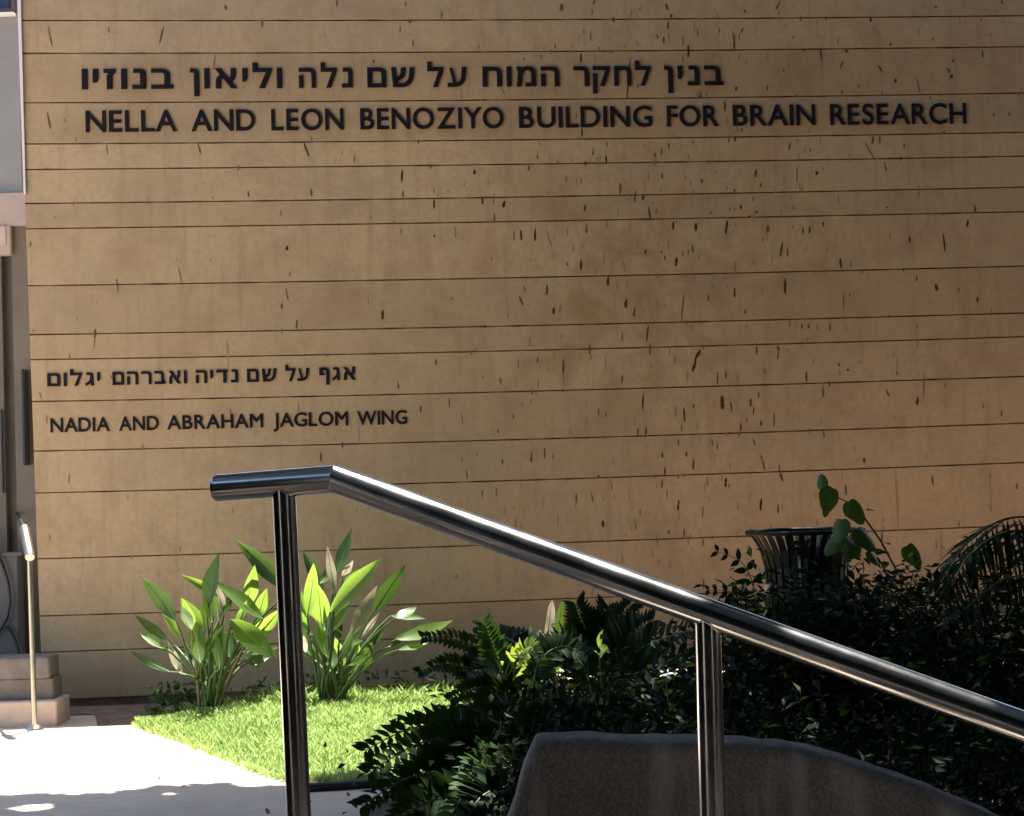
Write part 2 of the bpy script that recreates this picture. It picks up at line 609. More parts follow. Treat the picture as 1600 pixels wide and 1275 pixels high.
mb = MB()
a, b = G(600, 1083, 0.10), G(637, 1079, 0.10)
mb.box((a.x, a.y - 0.03, 0.03), (b.x, a.y + 0.03, 0.125), bev=0.008)
tag(mb.build('edging_brick', M_TERRA, loc=(a.x, a.y, 0.03)), 'orange terracotta brick at the back edge of the lawn below the right-hand big-leaved plant', 'brick')

# ------------------------------------------------------------------ the inscribed wall
GROOVES = [(32, 31, 24.6), (83.3, 80.8, 73), (160.6, 156, 145.5), (225, 218.6, 207), (265, 256.8, 244.2), (318, 308, 292.5), (357.5, 346.2, 331),
           (446.6, 434, 416), (523, 509.3, 489.3), (562, 548, 526.3), (627.5, 612, 588.5), (705, 687, 661.5), (770.6, 750.8, 723),
           (873.6, 850.5, 821), (963, 938.5, 906), (1020, 991, 956)]
PLINTH = (1094, 1062, 1026)


def curve_y(g, x):
    y0, y1, y2 = g
    x0, x1, x2 = 45.0, 800.0, 1590.0
    return (y0 * (x - x1) * (x - x2) / ((x0 - x1) * (x0 - x2)) + y1 * (x - x0) * (x - x2) / ((x1 - x0) * (x1 - x2))
            + y2 * (x - x0) * (x - x1) / ((x2 - x0) * (x2 - x1)))


def edge_x(y):
    return 29.0 + (62 - 29) * (y - 30) / (963 - 30)


XS = [None] + list(range(80, 1901, 28))
WALLPOS = Vector((0, wall_y(0), 0))
wall = thing('inscribed_wall', 'long beige cast stone wall with dark horizontal joints, raised lettering and brown drip stains', 'wall', WALLPOS)
mb = MB()
GW = 1.05
DEEP = 0.010
rows = []          # alternating front-band edges: (y-function, offset)
lines = []
top_z = WALL_H


def row_pts(g, dy, off):
    out = []
    for x in XS:
        gx = edge_x(g[0]) if x is None else x
        jit = 1.0 + 0.28 * math.sin(gx * 0.093 + g[0]) * math.sin(gx * 0.041 + g[1] * 2) + 0.22 * math.sin(gx * 1.7 + g[0] * 3)
        out.append(W(gx, curve_y(g, gx) + dy * jit, off))
    return out


top = []
for p in row_pts(GROOVES[0], 0, 0):
    top.append(Vector((p.x, p.y, WALL_H)))
top[0] = W(27.5, 0, 0)
top[0] = Vector((top[0].x - 0.01, wall_y(top[0].x), WALL_H))
bot = []
for p in row_pts(PLINTH, 0, 0):
    bot.append(p)


trng = random.Random(8)


def strip(a, b, mi):
    vs = list(a) + list(b)
    n = len(a)
    k = trng.uniform(0.90, 1.06)
    w = trng.uniform(0.96, 1.03)
    mb.add(vs, [(n + i, n + i + 1, i + 1, i) for i in range(n - 1)], mi, False, (k, k * (0.5 + w / 2), k * w))


prev = top
for g in GROOVES:
    u0, u1 = row_pts(g, -GW, 0), row_pts(g, GW, 0)
    d0, d1 = [p - WN * DEEP for p in u0], [p - WN * DEEP for p in u1]
    strip(prev, u0, 0)
    strip(u0, d0, 1)
    strip(d0, d1, 1)
    strip(d1, u1, 1)
    prev = u1
strip(prev, bot, 0)
strip(bot, [p - WN * 0.03 for p in bot], 0)
# body of the wall behind its face
th = 0.34
le = [top[0]] + [row_pts(g, 0, 0)[0] for g in GROOVES] + [bot[0]]
vs = [p for p in le] + [p - WN * th for p in le]
n = len(le)
mb.add(vs, [(i, i + 1, n + i + 1, n + i) for i in range(n - 1)], 0)
vs = top + [p - WN * th for p in top]
n = len(top)
mb.add(vs, [(i, i + 1, n + i + 1, n + i) for i in range(n - 1)], 0)
rt = [top[-1], bot[-1], bot[-1] - WN * th, top[-1] - WN * th]
mb.add(rt, [(0, 1, 2, 3)], 0)
bk = [top[0] - WN * th, Vector((bot[0].x, bot[0].y, 0)) - WN * th, Vector((bot[-1].x, bot[-1].y, 0)) - WN * th, top[-1] - WN * th]
mb.add(bk, [(0, 1, 2, 3)], 0)
mb.build('cladding', [M_WALL, M_JOINT], wall)
mb = MB()
pf = [p - WN * 0.03 for p in bot]
strip(pf, [Vector((p.x, p.y, -0.05)) for p in pf], 0)
mb.add([pf[0], Vector((pf[0].x, pf[0].y, -0.05)), Vector((pf[0].x, pf[0].y, -0.05)) - WN * 0.31, pf[0] - WN * 0.31], [(0, 1, 2, 3)])
mb.build('plinth', M_PLINTH, wall)

# drip stains (measured on the wall): x1 y1 x2 y2 width darkness, per 400-pixel field
ST = {
 (1200, 0): "75,10,50,60,10,9 65,60,70,95,8,5 1045,35,1045,50,20,7 1450,0,1460,25,14,8 640,108,640,135,16,10 655,160,670,205,10,4 940,175,940,215,10,3 1030,230,1025,250,14,6 155,220,158,245,14,4 440,225,435,270,10,4 765,265,760,285,16,8 1325,110,1330,140,12,5 1385,210,1385,222,14,4 225,305,225,318,22,9 325,310,333,370,14,9 490,310,485,325,22,9 470,378,450,425,14,8 690,410,710,450,13,8 95,430,97,448,16,6 795,490,790,515,18,9 925,485,948,580,9,7 1155,370,1155,388,20,9 1115,425,1135,450,15,9 1145,465,1143,488,24,10 1335,315,1338,358,14,9 565,525,563,545,14,6 460,560,460,590,12,8 710,560,708,590,10,6 1010,600,1010,615,16,7 320,525,320,540,13,4 1405,705,1403,725,17,8 1505,700,1503,720,15,8 140,890,128,935,12,9 190,865,185,885,12,5 263,920,263,945,12,6 655,850,648,895,16,9 695,840,695,895,12,8 605,890,665,995,10,8 850,895,848,922,14,7 722,1010,740,1065,10,8 180,1050,180,1130,9,6 305,1065,303,1090,20,9 195,1140,202,1190,8,5 938,1150,938,1230,10,5 437,1220,440,1270,9,6 1100,815,1100,830,20,6",
 (800, 0): "310,25,310,65,26,8 515,0,505,25,14,8 500,55,498,95,10,6 955,25,970,60,15,9 990,88,988,108,18,9 1450,60,1450,78,14,8 800,45,792,68,12,5 973,135,972,180,12,9 445,185,447,210,10,5 900,210,910,240,13,7 945,230,945,270,16,8 1065,230,1065,275,11,5 1155,180,1155,225,10,5 1290,175,1290,205,12,7 1385,215,1383,310,12,9 1440,175,1428,205,13,8 1415,205,1415,250,10,5 268,265,268,305,10,6 200,290,200,310,10,4 373,270,373,300,10,4 545,290,545,310,12,6 1098,285,1098,355,14,10 1065,345,1065,385,9,6 180,340,180,370,10,7 75,358,70,378,14,6 430,335,428,385,14,10 735,370,715,610,11,9 790,520,780,545,15,7 1400,540,1395,565,16,9 1590,530,1588,565,12,7 1455,375,1455,400,9,5 1175,570,1172,612,20,8 1212,570,1210,610,10,6 1325,630,1325,690,13,9 400,700,400,740,10,6 435,800,435,850,12,9 918,735,918,752,10,5 1432,800,1430,820,12,8 1388,850,1388,880,16,9 1355,840,1350,890,9,7 170,880,175,910,8,5 590,880,590,915,10,6 505,930,503,965,11,8 585,970,585,1015,13,10 890,950,890,980,14,8 930,920,930,965,12,8 975,890,975,925,10,8 1098,960,1098,990,9,5 158,960,160,990,11,7 285,1000,282,1025,12,6 457,1005,456,1028,20,9 825,890,825,920,8,4 105,1030,107,1062,13,8 338,1095,338,1130,11,6 432,1115,432,1140,11,6 675,1140,673,1210,14,8 700,1120,698,1140,9,4 935,1075,935,1110,13,8 845,1065,850,1120,10,4 1182,1115,1180,1140,16,8 1520,1055,1515,1105,15,9 1550,1140,1550,1165,14,8 770,1190,762,1260,11,8 817,1220,817,1245,18,9 1130,1180,1130,1205,10,5 1385,1175,1385,1195,16,8 1500,1230,1500,1255,12,6 220,1200,220,1215,12,5",
 (800, 320): "455,0,450,40,16,9 850,15,862,85,14,9 900,20,895,60,14,6 1425,0,1425,25,16,10 1240,40,1240,58,14,7 1390,15,1385,35,14,5 1355,15,1355,40,14,5 1475,68,1480,80,24,9 1520,35,1520,55,14,7 12,165,12,220,9,8 55,160,58,220,14,10 145,150,143,225,13,10 215,165,250,265,7,5 465,125,463,175,13,8 590,100,592,145,9,5 1005,105,1003,155,16,10 1145,115,1145,160,20,10 1340,100,1330,180,16,10 1590,130,1588,175,12,8 1560,200,1560,230,10,6 835,280,828,305,16,9 930,285,932,305,11,7 952,315,952,345,11,8 1025,330,1018,380,18,10 1065,290,1062,320,11,6 1100,275,1098,310,11,6 1122,250,1125,298,14,7 1165,320,1165,340,10,6 430,345,428,405,14,10 342,355,348,385,11,7 575,290,572,370,7,5 670,280,705,410,6,4 1505,340,1505,370,10,5 1390,350,1390,415,8,5 598,450,597,500,16,10 75,505,78,540,12,7 220,500,215,560,14,9 45,570,68,625,12,9 260,640,258,680,17,10 712,590,708,640,20,10 765,640,758,695,14,8 905,595,905,630,10,5 1070,560,1055,710,10,7 1222,560,1222,598,13,8 1385,520,1385,575,14,9 1340,500,1340,520,14,4 1250,480,1250,520,14,4 1452,650,1450,680,15,8 655,470,655,520,16,3 715,470,715,520,14,3 110,825,108,880,9,5 308,808,308,838,10,5 688,790,685,850,9,6 848,755,838,850,13,9 860,865,858,935,10,8 483,870,483,930,18,7 490,930,490,970,9,4 38,965,38,1020,9,6 160,950,160,980,13,8 320,965,317,1050,13,9 320,1060,320,1130,8,4 688,1060,685,1110,13,8 1172,905,1143,955,22,10 1146,945,1140,985,13,10 1144,975,1124,1038,20,10 1280,1045,1280,1115,11,8 1332,1035,1330,1080,13,8 1525,885,1525,930,12,8 1570,1020,1575,1050,12,7 1405,1050,1405,1105,7,4 1120,750,1122,775,10,5 1455,745,1460,770,10,4",
 (1200, 320): "160,0,160,30,10,6 740,10,740,22,16,8 1288,0,1293,45,13,9 5,130,5,170,10,7 155,130,155,150,9,5 218,140,218,185,12,8 262,135,258,178,13,9 343,105,345,135,13,9 92,235,78,320,14,9 122,270,122,320,13,7 450,335,458,395,17,10 515,345,515,400,10,5 882,198,884,235,17,9 1092,185,1103,290,12,10 1245,95,1240,135,16,10 107,462,107,555,15,10 470,550,470,645,10,6 508,548,508,575,10,7 925,435,925,475,11,7 1045,495,1055,535,20,10 1188,515,1187,545,11,7 1305,575,1303,605,17,10 1393,640,1393,690,8,5 135,700,132,765,9,6 210,740,210,770,13,8 250,740,252,770,15,7 308,745,308,785,9,6 385,735,385,785,13,8 928,745,930,770,10,5 247,825,247,845,12,6 58,880,70,905,14,9 68,905,58,960,9,8 118,895,118,915,8,5 442,985,442,1005,12,9 497,1020,497,1035,18,10 448,1030,448,1060,9,6 573,970,573,990,12,4 805,1035,803,1060,12,7 240,1040,240,1100,14,9 342,1125,343,1200,12,8 735,1145,755,1195,12,8 973,1050,970,1190,9,7 932,1200,928,1245,17,10 1105,1110,1105,1140,10,6 780,920,785,950,8,4",
 (800, 600): "65,115,65,140,10,5 118,95,118,130,8,4 8,190,10,215,11,8 818,65,813,155,13,9 540,150,540,195,11,7 583,175,587,205,11,7 1020,135,1018,205,10,6 1070,150,1075,235,14,9 1130,125,1128,150,14,8 1308,75,1310,155,26,10 1360,110,1368,175,10,8 1487,90,1487,140,16,9 1505,145,1503,190,10,8 1535,50,1538,85,12,7 1552,230,1550,260,16,9 1462,205,1462,245,10,6 1423,245,1423,290,13,9 1058,245,1056,295,10,6 835,270,832,315,13,9 783,275,783,318,12,8 760,240,760,265,9,4 465,205,463,260,8,4 362,270,362,320,8,4 1038,345,1036,385,13,8 937,425,937,460,15,9 1087,420,1087,452,13,8 1131,470,1129,530,14,9 1245,345,1250,385,13,6 1280,365,1280,410,10,6 1500,340,1515,380,12,7 1555,450,1555,475,10,6 1560,480,1575,540,11,8 1355,500,1360,530,10,4 952,520,948,570,14,9 938,595,933,645,13,8 540,565,538,580,18,8 122,425,120,485,13,9 202,400,202,465,10,8 258,430,255,470,10,6 1217,580,1217,635,10,6 1333,585,1330,640,16,10 1350,620,1352,645,12,5 1553,715,1548,785,17,10 1040,725,1033,785,15,10 400,685,400,740,13,8 493,675,503,735,11,7 622,610,620,660,10,5 798,780,798,820,10,7 1188,760,1186,830,11,6 565,850,568,890,17,10 770,870,770,910,9,6 978,905,978,935,10,8 1072,900,1070,955,10,8 900,940,908,1005,9,6 1190,965,1188,1010,11,8 845,920,845,940,8,4 710,930,710,945,12,4 1192,1215,1190,1275,12,8 200,1135,198,1160,12,8 568,700,568,730,10,4 10,765,12,780,10,5",
 (1200, 600): "38,180,36,262,13,7 345,290,350,335,12,7 598,462,600,490,16,10 70,500,70,545,11,7 75,550,90,605,15,9 482,625,485,690,13,9 1022,570,1028,630,13,8 1550,620,1552,655,14,8 62,750,62,805,13,9 305,845,305,880,9,6 1190,855,1190,885,10,6 710,920,710,985,14,7 1455,160,1455,200,12,8 1335,120,1345,155,9,6 1385,550,1385,590,12,4 1375,750,1390,790,12,3 715,830,715,865,10,3 785,205,785,225,10,4",
 (400, 220): "300,20,328,95,11,8 613,85,613,135,11,6 535,70,537,90,9,4 490,120,490,140,9,4 910,185,907,252,15,10 1360,180,1360,208,19,10 343,300,346,342,13,8 915,310,915,350,11,7 1108,365,1108,422,13,9 1408,350,1412,395,15,9 1548,375,1540,415,18,10 1483,455,1483,500,12,8 1485,330,1478,395,10,5 155,430,155,468,10,5 712,460,712,490,8,4 192,655,191,682,19,10 1108,585,1110,602,14,7 1238,530,1243,605,9,5 211,815,211,845,9,6 1467,720,1467,750,9,6 185,920,200,990,10,7 160,1012,158,1045,13,9 255,1115,250,1170,12,8 790,1055,789,1110,17,10 697,970,700,1020,7,4 917,1140,918,1160,9,4 1220,970,1222,990,16,5 1295,255,1297,285,9,4 1195,305,1195,325,9,4",
 (400, 540): "1122,85,1120,122,13,8 883,225,886,270,13,8 1518,200,1522,240,13,7 1028,375,1026,415,14,8 1204,330,1203,385,9,7 1280,425,1287,490,9,6 1505,520,1510,545,13,7 265,360,265,410,8,5 487,570,487,590,11,4 403,665,406,720,12,8 1283,690,1285,725,9,5 1375,665,1373,685,10,5 1535,705,1534,735,13,8 1308,770,1314,830,9,7 1410,900,1408,945,10,6 1495,885,1495,940,10,7 1180,695,1182,705,13,4 1410,190,1410,205,18,4 1370,10,1370,30,10,5 60,1190,58,1220,9,5 700,1000,700,1030,8,3 630,1010,630,1035,8,3",
 (0, 0): "300,165,325,290,11,7 675,168,682,205,11,6 1018,170,995,265,12,8 1400,30,1408,62,15,9 295,705,313,800,14,8 403,735,401,765,12,4 473,855,475,880,9,7 660,900,670,960,8,6 1230,890,1250,960,10,8 1545,1190,1550,1225,13,8 1340,345,1330,425,10,6 655,385,657,415,12,3 1325,1220,1325,1240,9,5 920,1230,920,1275,8,4 170,1120,170,1140,14,4",
 (400, 0): "40,128,38,170,14,8 505,0,503,40,11,8 930,10,932,40,16,4 1155,75,1153,115,12,7 960,128,960,143,22,8 897,160,895,205,11,6 978,245,977,290,11,7 1390,275,1383,305,9,5 732,372,732,392,14,8 348,852,345,872,12,7 300,890,328,970,11,8 1525,545,1548,585,8,6 78,570,80,590,9,4",
 (0, 320): "190,225,187,262,10,7 725,460,735,545,11,8 592,775,590,830,17,8 590,830,585,885,8,6 1110,390,1130,485,8,6 1100,325,1104,350,8,4 205,770,207,800,9,5 433,930,434,955,10,7 1410,840,1415,930,6,4 245,1165,258,1205,10,6 685,1060,700,1085,9,6 478,695,478,715,9,5 345,70,345,85,14,4 600,595,600,615,9,4 1310,335,1312,350,10,4",
 (0, 600): "290,195,291,245,12,17 890,375,884,410,14,17 308,935,310,970,9,6 432,560,430,620,11,5 1435,155,1435,220,8,7 1125,1010,1120,1050,7,5 795,690,795,720,12,3 1450,770,1452,805,10,3 500,1200,500,1225,9,3",
}
mb = MB()
BASE_T = Vector((0.44, 0.325, 0.205))
DARK_T = Vector((0.048, 0.024, 0.010))
RED_T = Vector((0.25, 0.06, 0.035))
srng = random.Random(5)


def stain(x1, y1, x2, y2, w, d):
    red = d > 10
    if red:
        d -= 10
    d = d / 10.0
    a, b = W(x1, y1, 0.0016), W(x2, y2, 0.0016)
    ax = b - a
    if ax.length < 1e-4:
        return
    t = ax.normalized()
    sd_ = t.cross(WN).normalized()
    hw = w * 0.00215 * 1.08
    pr = [(-0.06, 0.25), (0.08, 0.62), (0.3, 0.9), (0.55, 1.0), (0.8, 0.92), (0.96, 0.6), (1.05, 0.2)]
    vs = []
    sk = srng.uniform(-.25, .25)
    for q, k in pr:
        k2 = k * srng.uniform(0.8, 1.15)
        c = a + ax * q + sd_ * (hw * sk * math.sin(q * 3))
        vs += [c - sd_ * hw * k2, c + sd_ * hw * k2 * srng.uniform(0.8, 1.1)]
    tone = BASE_T.lerp(RED_T if red else DARK_T, min(1, d * 0.98))
    mb.add(vs, [(2 * i, 2 * i + 1, 2 * i + 3, 2 * i + 2) for i in range(len(pr) - 1)], 0, False, tuple(tone))


for (ox, oy), txt in ST.items():
    for it in txt.split():
        x1, y1, x2, y2, w, d = [float(q) for q in it.split(',')]
        k = 400 / 1594
        stain(ox + x1 * k, oy + y1 * k, ox + x2 * k, oy + y2 * k, w * k, d)
for k in range(330):       # faint small ones between them
    x = srng.gauss(1080, 200)
    y = srng.uniform(5, 940)
    if not 60 < x < 1598:
        continue
    ln = srng.uniform(5, 16)
    stain(x, y, x + srng.gauss(0, 1.0), y + ln, srng.uniform(1.6, 3.0), srng.choice([1, 2, 2, 3, 3, 4]))
for k in range(90):        # spots caught on the joints
    g_ = srng.choice(GROOVES)
    x = srng.gauss(1050, 260) if k % 3 else srng.uniform(60, 1590)
    if 60 < x < 1595:
        y = curve_y(g_, x)
        if y < 940:
            stain(x, y - srng.uniform(1, 4), x + srng.gauss(0, .6), y + srng.uniform(1, 6), srng.uniform(2, 4), srng.choice([3, 5, 6, 8]))
for x1, y1, x2, y2, w in ((1399, 735, 1404, 828, 3.5), (1470, 832, 1471, 880, 3), (1546, 735, 1549, 800, 3), (560, 655, 561, 690, 2), (1225, 880, 1226, 905, 3), (356, 535, 357, 575, 2)):
    stain(x1, y1, x2, y2, w, 2)
o = mb.build('drip_stain', M_STAIN, wall)
o['kind'] = 'stuff'

# ------------------------------------------------------------------ lettering
GLYPH = {}
# two letters drawn by hand: outline in units of the letter height, and its faces
OWN = {'ד': [(0, .99), (0, .78), (.50, .78), (.50, 0), (.74, 0), (.74, .78), (.84, .78), (.84, .99)],
       'ף': [(.04, 1), (.04, .40), (.40, .40), (.40, .58), (.26, .58), (.26, .80), (.42, .80), (.50, .76), (.53, .66), (.53, -.33), (.77, -.33), (.77, .75), (.67, .93), (.47, 1)]}
OWN_F = {'ד': [(0, 1, 2, 5, 6, 7), (2, 3, 4, 5)],
         'ף': [(0, 1, 4, 5), (1, 2, 3, 4), (0, 5, 6, 13), (6, 7, 12, 13), (7, 8, 11, 12), (8, 9, 10, 11)]}


def glyph(ch, bold):
    key = (ch, bold)
    if key in GLYPH:
        return GLYPH[key]
    if ch in OWN:
        rv_, _ = glyph('ב', bold)
        y0, h = rv_[:, 1].min(), rv_[:, 1].max() - rv_[:, 1].min()
        zf = rv_[:, 2].max()
        poly = [(x * h, y0 + y * h) for x, y in OWN[ch]]
        n = len(poly)
        vs = [(x, y, -zf) for x, y in poly] + [(x, y, zf) for x, y in poly]
        fs = [tuple(n + i for i in f) for f in OWN_F[ch]]
        fs += [(i, (i + 1) % n, n + (i + 1) % n, n + i) for i in range(n)]
        GLYPH[key] = (np.array(vs), fs)
        return GLYPH[key]
    cu = bpy.data.curves.new('glyph', 'FONT')
    cu.body = ch
    cu.size = 1.0
    cu.extrude = 0.006
    cu.bevel_depth = bold
    cu.bevel_resolution = 1
    cu.resolution_u = 6
    ob = bpy.data.objects.new('glyph', cu)
    COL.objects.link(ob)
    dg = bpy.context.evaluated_depsgraph_get()
    ev = ob.evaluated_get(dg)
    me = ev.to_mesh()
    vs = np.array([v.co[:] for v in me.vertices])
    fs = [tuple(p.vertices) for p in me.polygons]
    ev.to_mesh_clear()
    bpy.data.objects.remove(ob)
    bpy.data.curves.remove(cu)
    GLYPH[key] = (vs, fs)
    return GLYPH[key]


def text_line(label, words, base_l, base_r, cap_px, hebrew, bold, refch):
    """words: (text, px0, px1); base_l/base_r: two points of the baseline; one letter, one mesh"""
    (xa, ya), (xb, yb) = base_l, base_r

    def by(x):
        return ya + (yb - ya) * (x - xa) / (xb - xa)
    A, B = W(xa, ya), W(xb, yb)
    u = (B - A).normalized()
    v = WN.cross(u)
    v = v if v.z > 0 else -v
    mid = (xa + xb) / 2
    cap = (W(mid, by(mid) - cap_px) - W(mid, by(mid))).length
    rv, _ = glyph(refch, bold)
    s = cap / (rv[:, 1].max() - rv[:, 1].min())
    base_shift = rv[:, 1].min()
    t = thing('wall_lettering', label, 'lettering', (A + B) / 2)
    for txt, x0, x1 in words:
        seq = txt[::-1] if hebrew else txt
        gl = [glyph(c, bold) for c in seq]
        ws = [(g[0][:, 0].max() - g[0][:, 0].min()) * s for g in gl]
        p0, p1 = W(x0, by(x0)), W(x1, by(x1))
        full = (p1 - p0).length
        tight = [0.0] * (len(seq) - 1)
        if not hebrew:
            for i in range(len(seq) - 1):
                if seq[i] in 'AYFL' and seq[i + 1] in 'AYGOD':
                    tight[i] -= 0.05 * cap
                if seq[i] == 'R':
                    tight[i] -= 0.06 * cap
                if seq[i] in 'WAY' or seq[i + 1] in 'WAYJ':
                    tight[i] -= 0.05 * cap
        wsum = sum(ws)
        sx = 1.0
        n = max(1, len(seq) - 1)
        gap = (full - wsum - sum(tight)) / n
        lo, hi = (0.13 * cap, 0.24 * cap) if not hebrew else (0.12 * cap, 0.24 * cap)
        if gap > hi or gap < lo:
            gap = min(max(gap, lo), hi)
            sx = (full - gap * n - sum(tight)) / wsum
        x = 0.0
        for i, (g, w) in enumerate(zip(gl, ws)):
            vs, fs = g
            m = MB()
            xm = vs[:, 0].min()
            out = []
            for q in vs:
                dx = x + (q[0] - xm) * s * sx
                dy = (q[1] - base_shift) * s
                out.append(p0 + u * dx + v * dy + WN * (0.0065 + q[2] * s * 0.9))
            m.add(out, fs)
            m.build('letter', M_LETTER, t)
            x += w * sx + gap + (tight[i] if i < len(tight) else 0)
    return t


text_line('larger dark Hebrew inscription, topmost line of lettering on the wall',
          [('בנוזיו', 128, 271), ('וליאון', 297, 441), ('נלה', 467, 551), ('שם', 574, 648), ('על', 668, 729), ('המוח', 754, 874), ('לחקר', 896, 1017), ('בנין', 1038, 1130)],
          (128, 140), (1130, 133.5), 31.5, True, 0.026, 'ב')
text_line('dark capitals reading NELLA AND LEON BENOZIYO BUILDING FOR BRAIN RESEARCH',
          [('NELLA', 134, 277), ('AND', 299, 399), ('LEON', 424, 537), ('BENOZIYO', 563, 787), ('BUILDING', 811, 1019), ('FOR', 1042, 1123), ('BRAIN', 1145, 1274), ('RESEARCH', 1297, 1510)],
          (134, 207), (1510, 193.5), 33, False, 0.017, 'H')
text_line('smaller dark Hebrew inscription above the words NADIA AND ABRAHAM',
          [('יגלום', 74, 157), ('ואברהם', 176, 292), ('נדיה', 306, 372), ('שם', 386, 432), ('על', 446, 483), ('אגף', 499, 556)],
          (74, 604), (556, 593.5), 20.5, True, 0.024, 'ב')
text_line('smaller dark capitals reading NADIA AND ABRAHAM JAGLOM WING',
          [('NADIA', 79, 172), ('AND', 186, 248), ('ABRAHAM', 261, 411), ('JAGLOM', 427, 544), ('WING', 558, 636)],
          (78, 676), (636, 662.5), 22, False, 0.017, 'H')


# ------------------------------------------------------------------ stainless handrail
def pipe(mb, stations, rad, n=56, cap0=True, cap1=True):
    """straight pipes mitred where they meet; stations are the axis corners"""
    st = [Vector(p) for p in stations]
    for i in range(len(st) - 1):
        a, b = st[i], st[i + 1]
        t = (b - a).normalized()
        r0 = t.cross(Vector((0, 0, 1))).normalized() if abs(t.z) < 0.95 else t.orthogonal().normalized()
        r1 = t.cross(r0)
        na = t if i == 0 else (t + (a - st[i - 1]).normalized()).normalized()
        nb = t if i == len(st) - 2 else (t + (st[i + 2] - b).normalized()).normalized()
        seg = 10
        rings = []
        for k in range(seg + 1):
            ring = []
            for j in range(n):
                an = 2 * math.pi * j / n
                off = (r0 * math.cos(an) + r1 * math.sin(an)) * rad
                pa = a + off
                pa = pa - t * ((pa - a).dot(na) / t.dot(na))
                pb = b + off
                pb = pb - t * ((pb - b).dot(nb) / t.dot(nb))
                ring.append(pa.lerp(pb, k / seg))
            rings.append(ring)
        vs = [p for r in rings for p in r]
        fs = [(k * n + j, k * n + (j + 1) % n, (k + 1) * n + (j + 1) % n, (k + 1) * n + j) for k in range(seg) for j in range(n)]
        mb.add(vs, fs, 0, True)
        if i > 0:                                    # weld bead at the mitre
            pts = rings[0] + [rings[0][0]]
            mb.tube(pts, 0.0009, 6, False)


def end_plug(mb, p, t, rad, n=56):
    t = t.normalized()
    r0 = t.cross(Vector((0, 0, 1))).normalized() if abs(t.z) < 0.95 else t.orthogonal().normalized()
    r1 = t.cross(r0)
    prof = [(-0.002, 1.0), (0.002, 0.995), (0.0045, 0.97), (0.0062, 0.91), (0.007, 0.8), (0.0074, 0.4), (0.0075, 0.02)]
    vs, fs = [], []
    for d, k in prof:
        for j in range(n):
            an = 2 * math.pi * j / n
            vs.append(p + t * d + (r0 * math.cos(an) + r1 * math.sin(an)) * rad * k)
    m = len(prof)
    fs = [(k * n + j, k * n + (j + 1) % n, (k + 1) * n + (j + 1) % n, (k + 1) * n + j) for k in range(m - 1) for j in range(n)]
    mb.add(vs, fs, 0, True)


RR = 0.0243
r_a = P(342, 762.5, 3.42)
r_b = P(524, 748.5, 3.33)
r_c = P(1600, 1135.5, 3.03)
r_d = r_b + (r_c - r_b) * 1.55
M_STEEL_FLAT = steel_material('drawn_steel_level', tuple((r_b - r_a).normalized()))
M_STEEL_SLOPE = steel_material('drawn_steel_sloping', tuple((r_d - r_b).normalized()))
rail = thing('handrail', 'polished stainless steel pipe handrail in the foreground sloping down to the right', 'handrail', (r_b.x, r_b.y, 0))
mb = MB()
pipe(mb, [r_a, r_b, r_d, r_d + Vector((0.22, -0.06, 0))], RR)
mb.m = [1 if (Vector(mb.v[f[0]]) + Vector(mb.v[f[2]])).x * .5 > r_b.x else 0 for f in mb.f]
top_rail = mb.build('top_rail', [M_STEEL_FLAT, M_STEEL_SLOPE], rail)
mb = MB()
end_plug(mb, r_a, r_a - r_b, RR - 0.0003)
end_plug(mb, r_d + Vector((0.22, -0.06, 0)), Vector((0.22, -0.06, 0)), RR - 0.0003)
mb.build('end_cap', M_STEEL, rail)


def post(px_top, py_top, px_bot, py_bot, zb):
    k = 0.0
    # where the post's axis meets the rail's axis
    best = None
    for q in range(0, 400):
        u = q / 400
        c = r_a.lerp(r_b, u) if px_top < 500 else r_b.lerp(r_c, u)
        d = c - CAM
        x = 800 + F_PX * d.dot(_r) / d.dot(_f)
        if best is None or abs(x - px_top) < best[0]:
            best = (abs(x - px_top), c)
    c = best[1]
    b = P(px_bot, py_bot, c.y)
    t = (b - c).normalized()
    e = c + t * ((zb - c.z) / t.z)
    m = MB()
    pipe(m, [c + t * 0.006, e], 0.0212, 48)
    ring = c + t * (RR + 0.003)
    o_ = m.build('post', M_STEEL, rail)
    m = MB()
    pts = []
    r0 = t.orthogonal().normalized()
    r1 = t.cross(r0)
    ax = ((r_b - r_a) if px_top < 500 else (r_c - r_b)).normalized()
    for j in range(41):          # weld bead following the saddle of the joint
        an = 2 * math.pi * j / 40
        off = (r0 * math.cos(an) + r1 * math.sin(an)) * 0.0212
        side = off - ax * off.dot(ax)
        side = side - t * side.dot(t)
        dp = math.sqrt(max(RR ** 2 - min(side.length, RR * .98) ** 2, 0))
        slope = off.dot(ax) * ax.dot(t) / max(1e-6, 1 - ax.dot(t) ** 2)
        pts.append(c + off + t * (dp / math.sqrt(max(1e-6, 1 - ax.dot(t) ** 2)) + slope))
    m.tube(pts, 0.0016, 6, False)
    m.build('weld', M_STEEL, o_)
    return c


post(443, 760, 467, 1275, 0.52)
post(1106, 960, 1114, 1275, 0.36)

# the ramp the rail stands on
mb = MB()
ra0, ra1 = -1.1, 2.6


def ramp_z(x):
    if x < r_b.x - 0.02:
        return 0.5
    return max(0.03, 0.5 - 0.36 * (x - r_b.x))


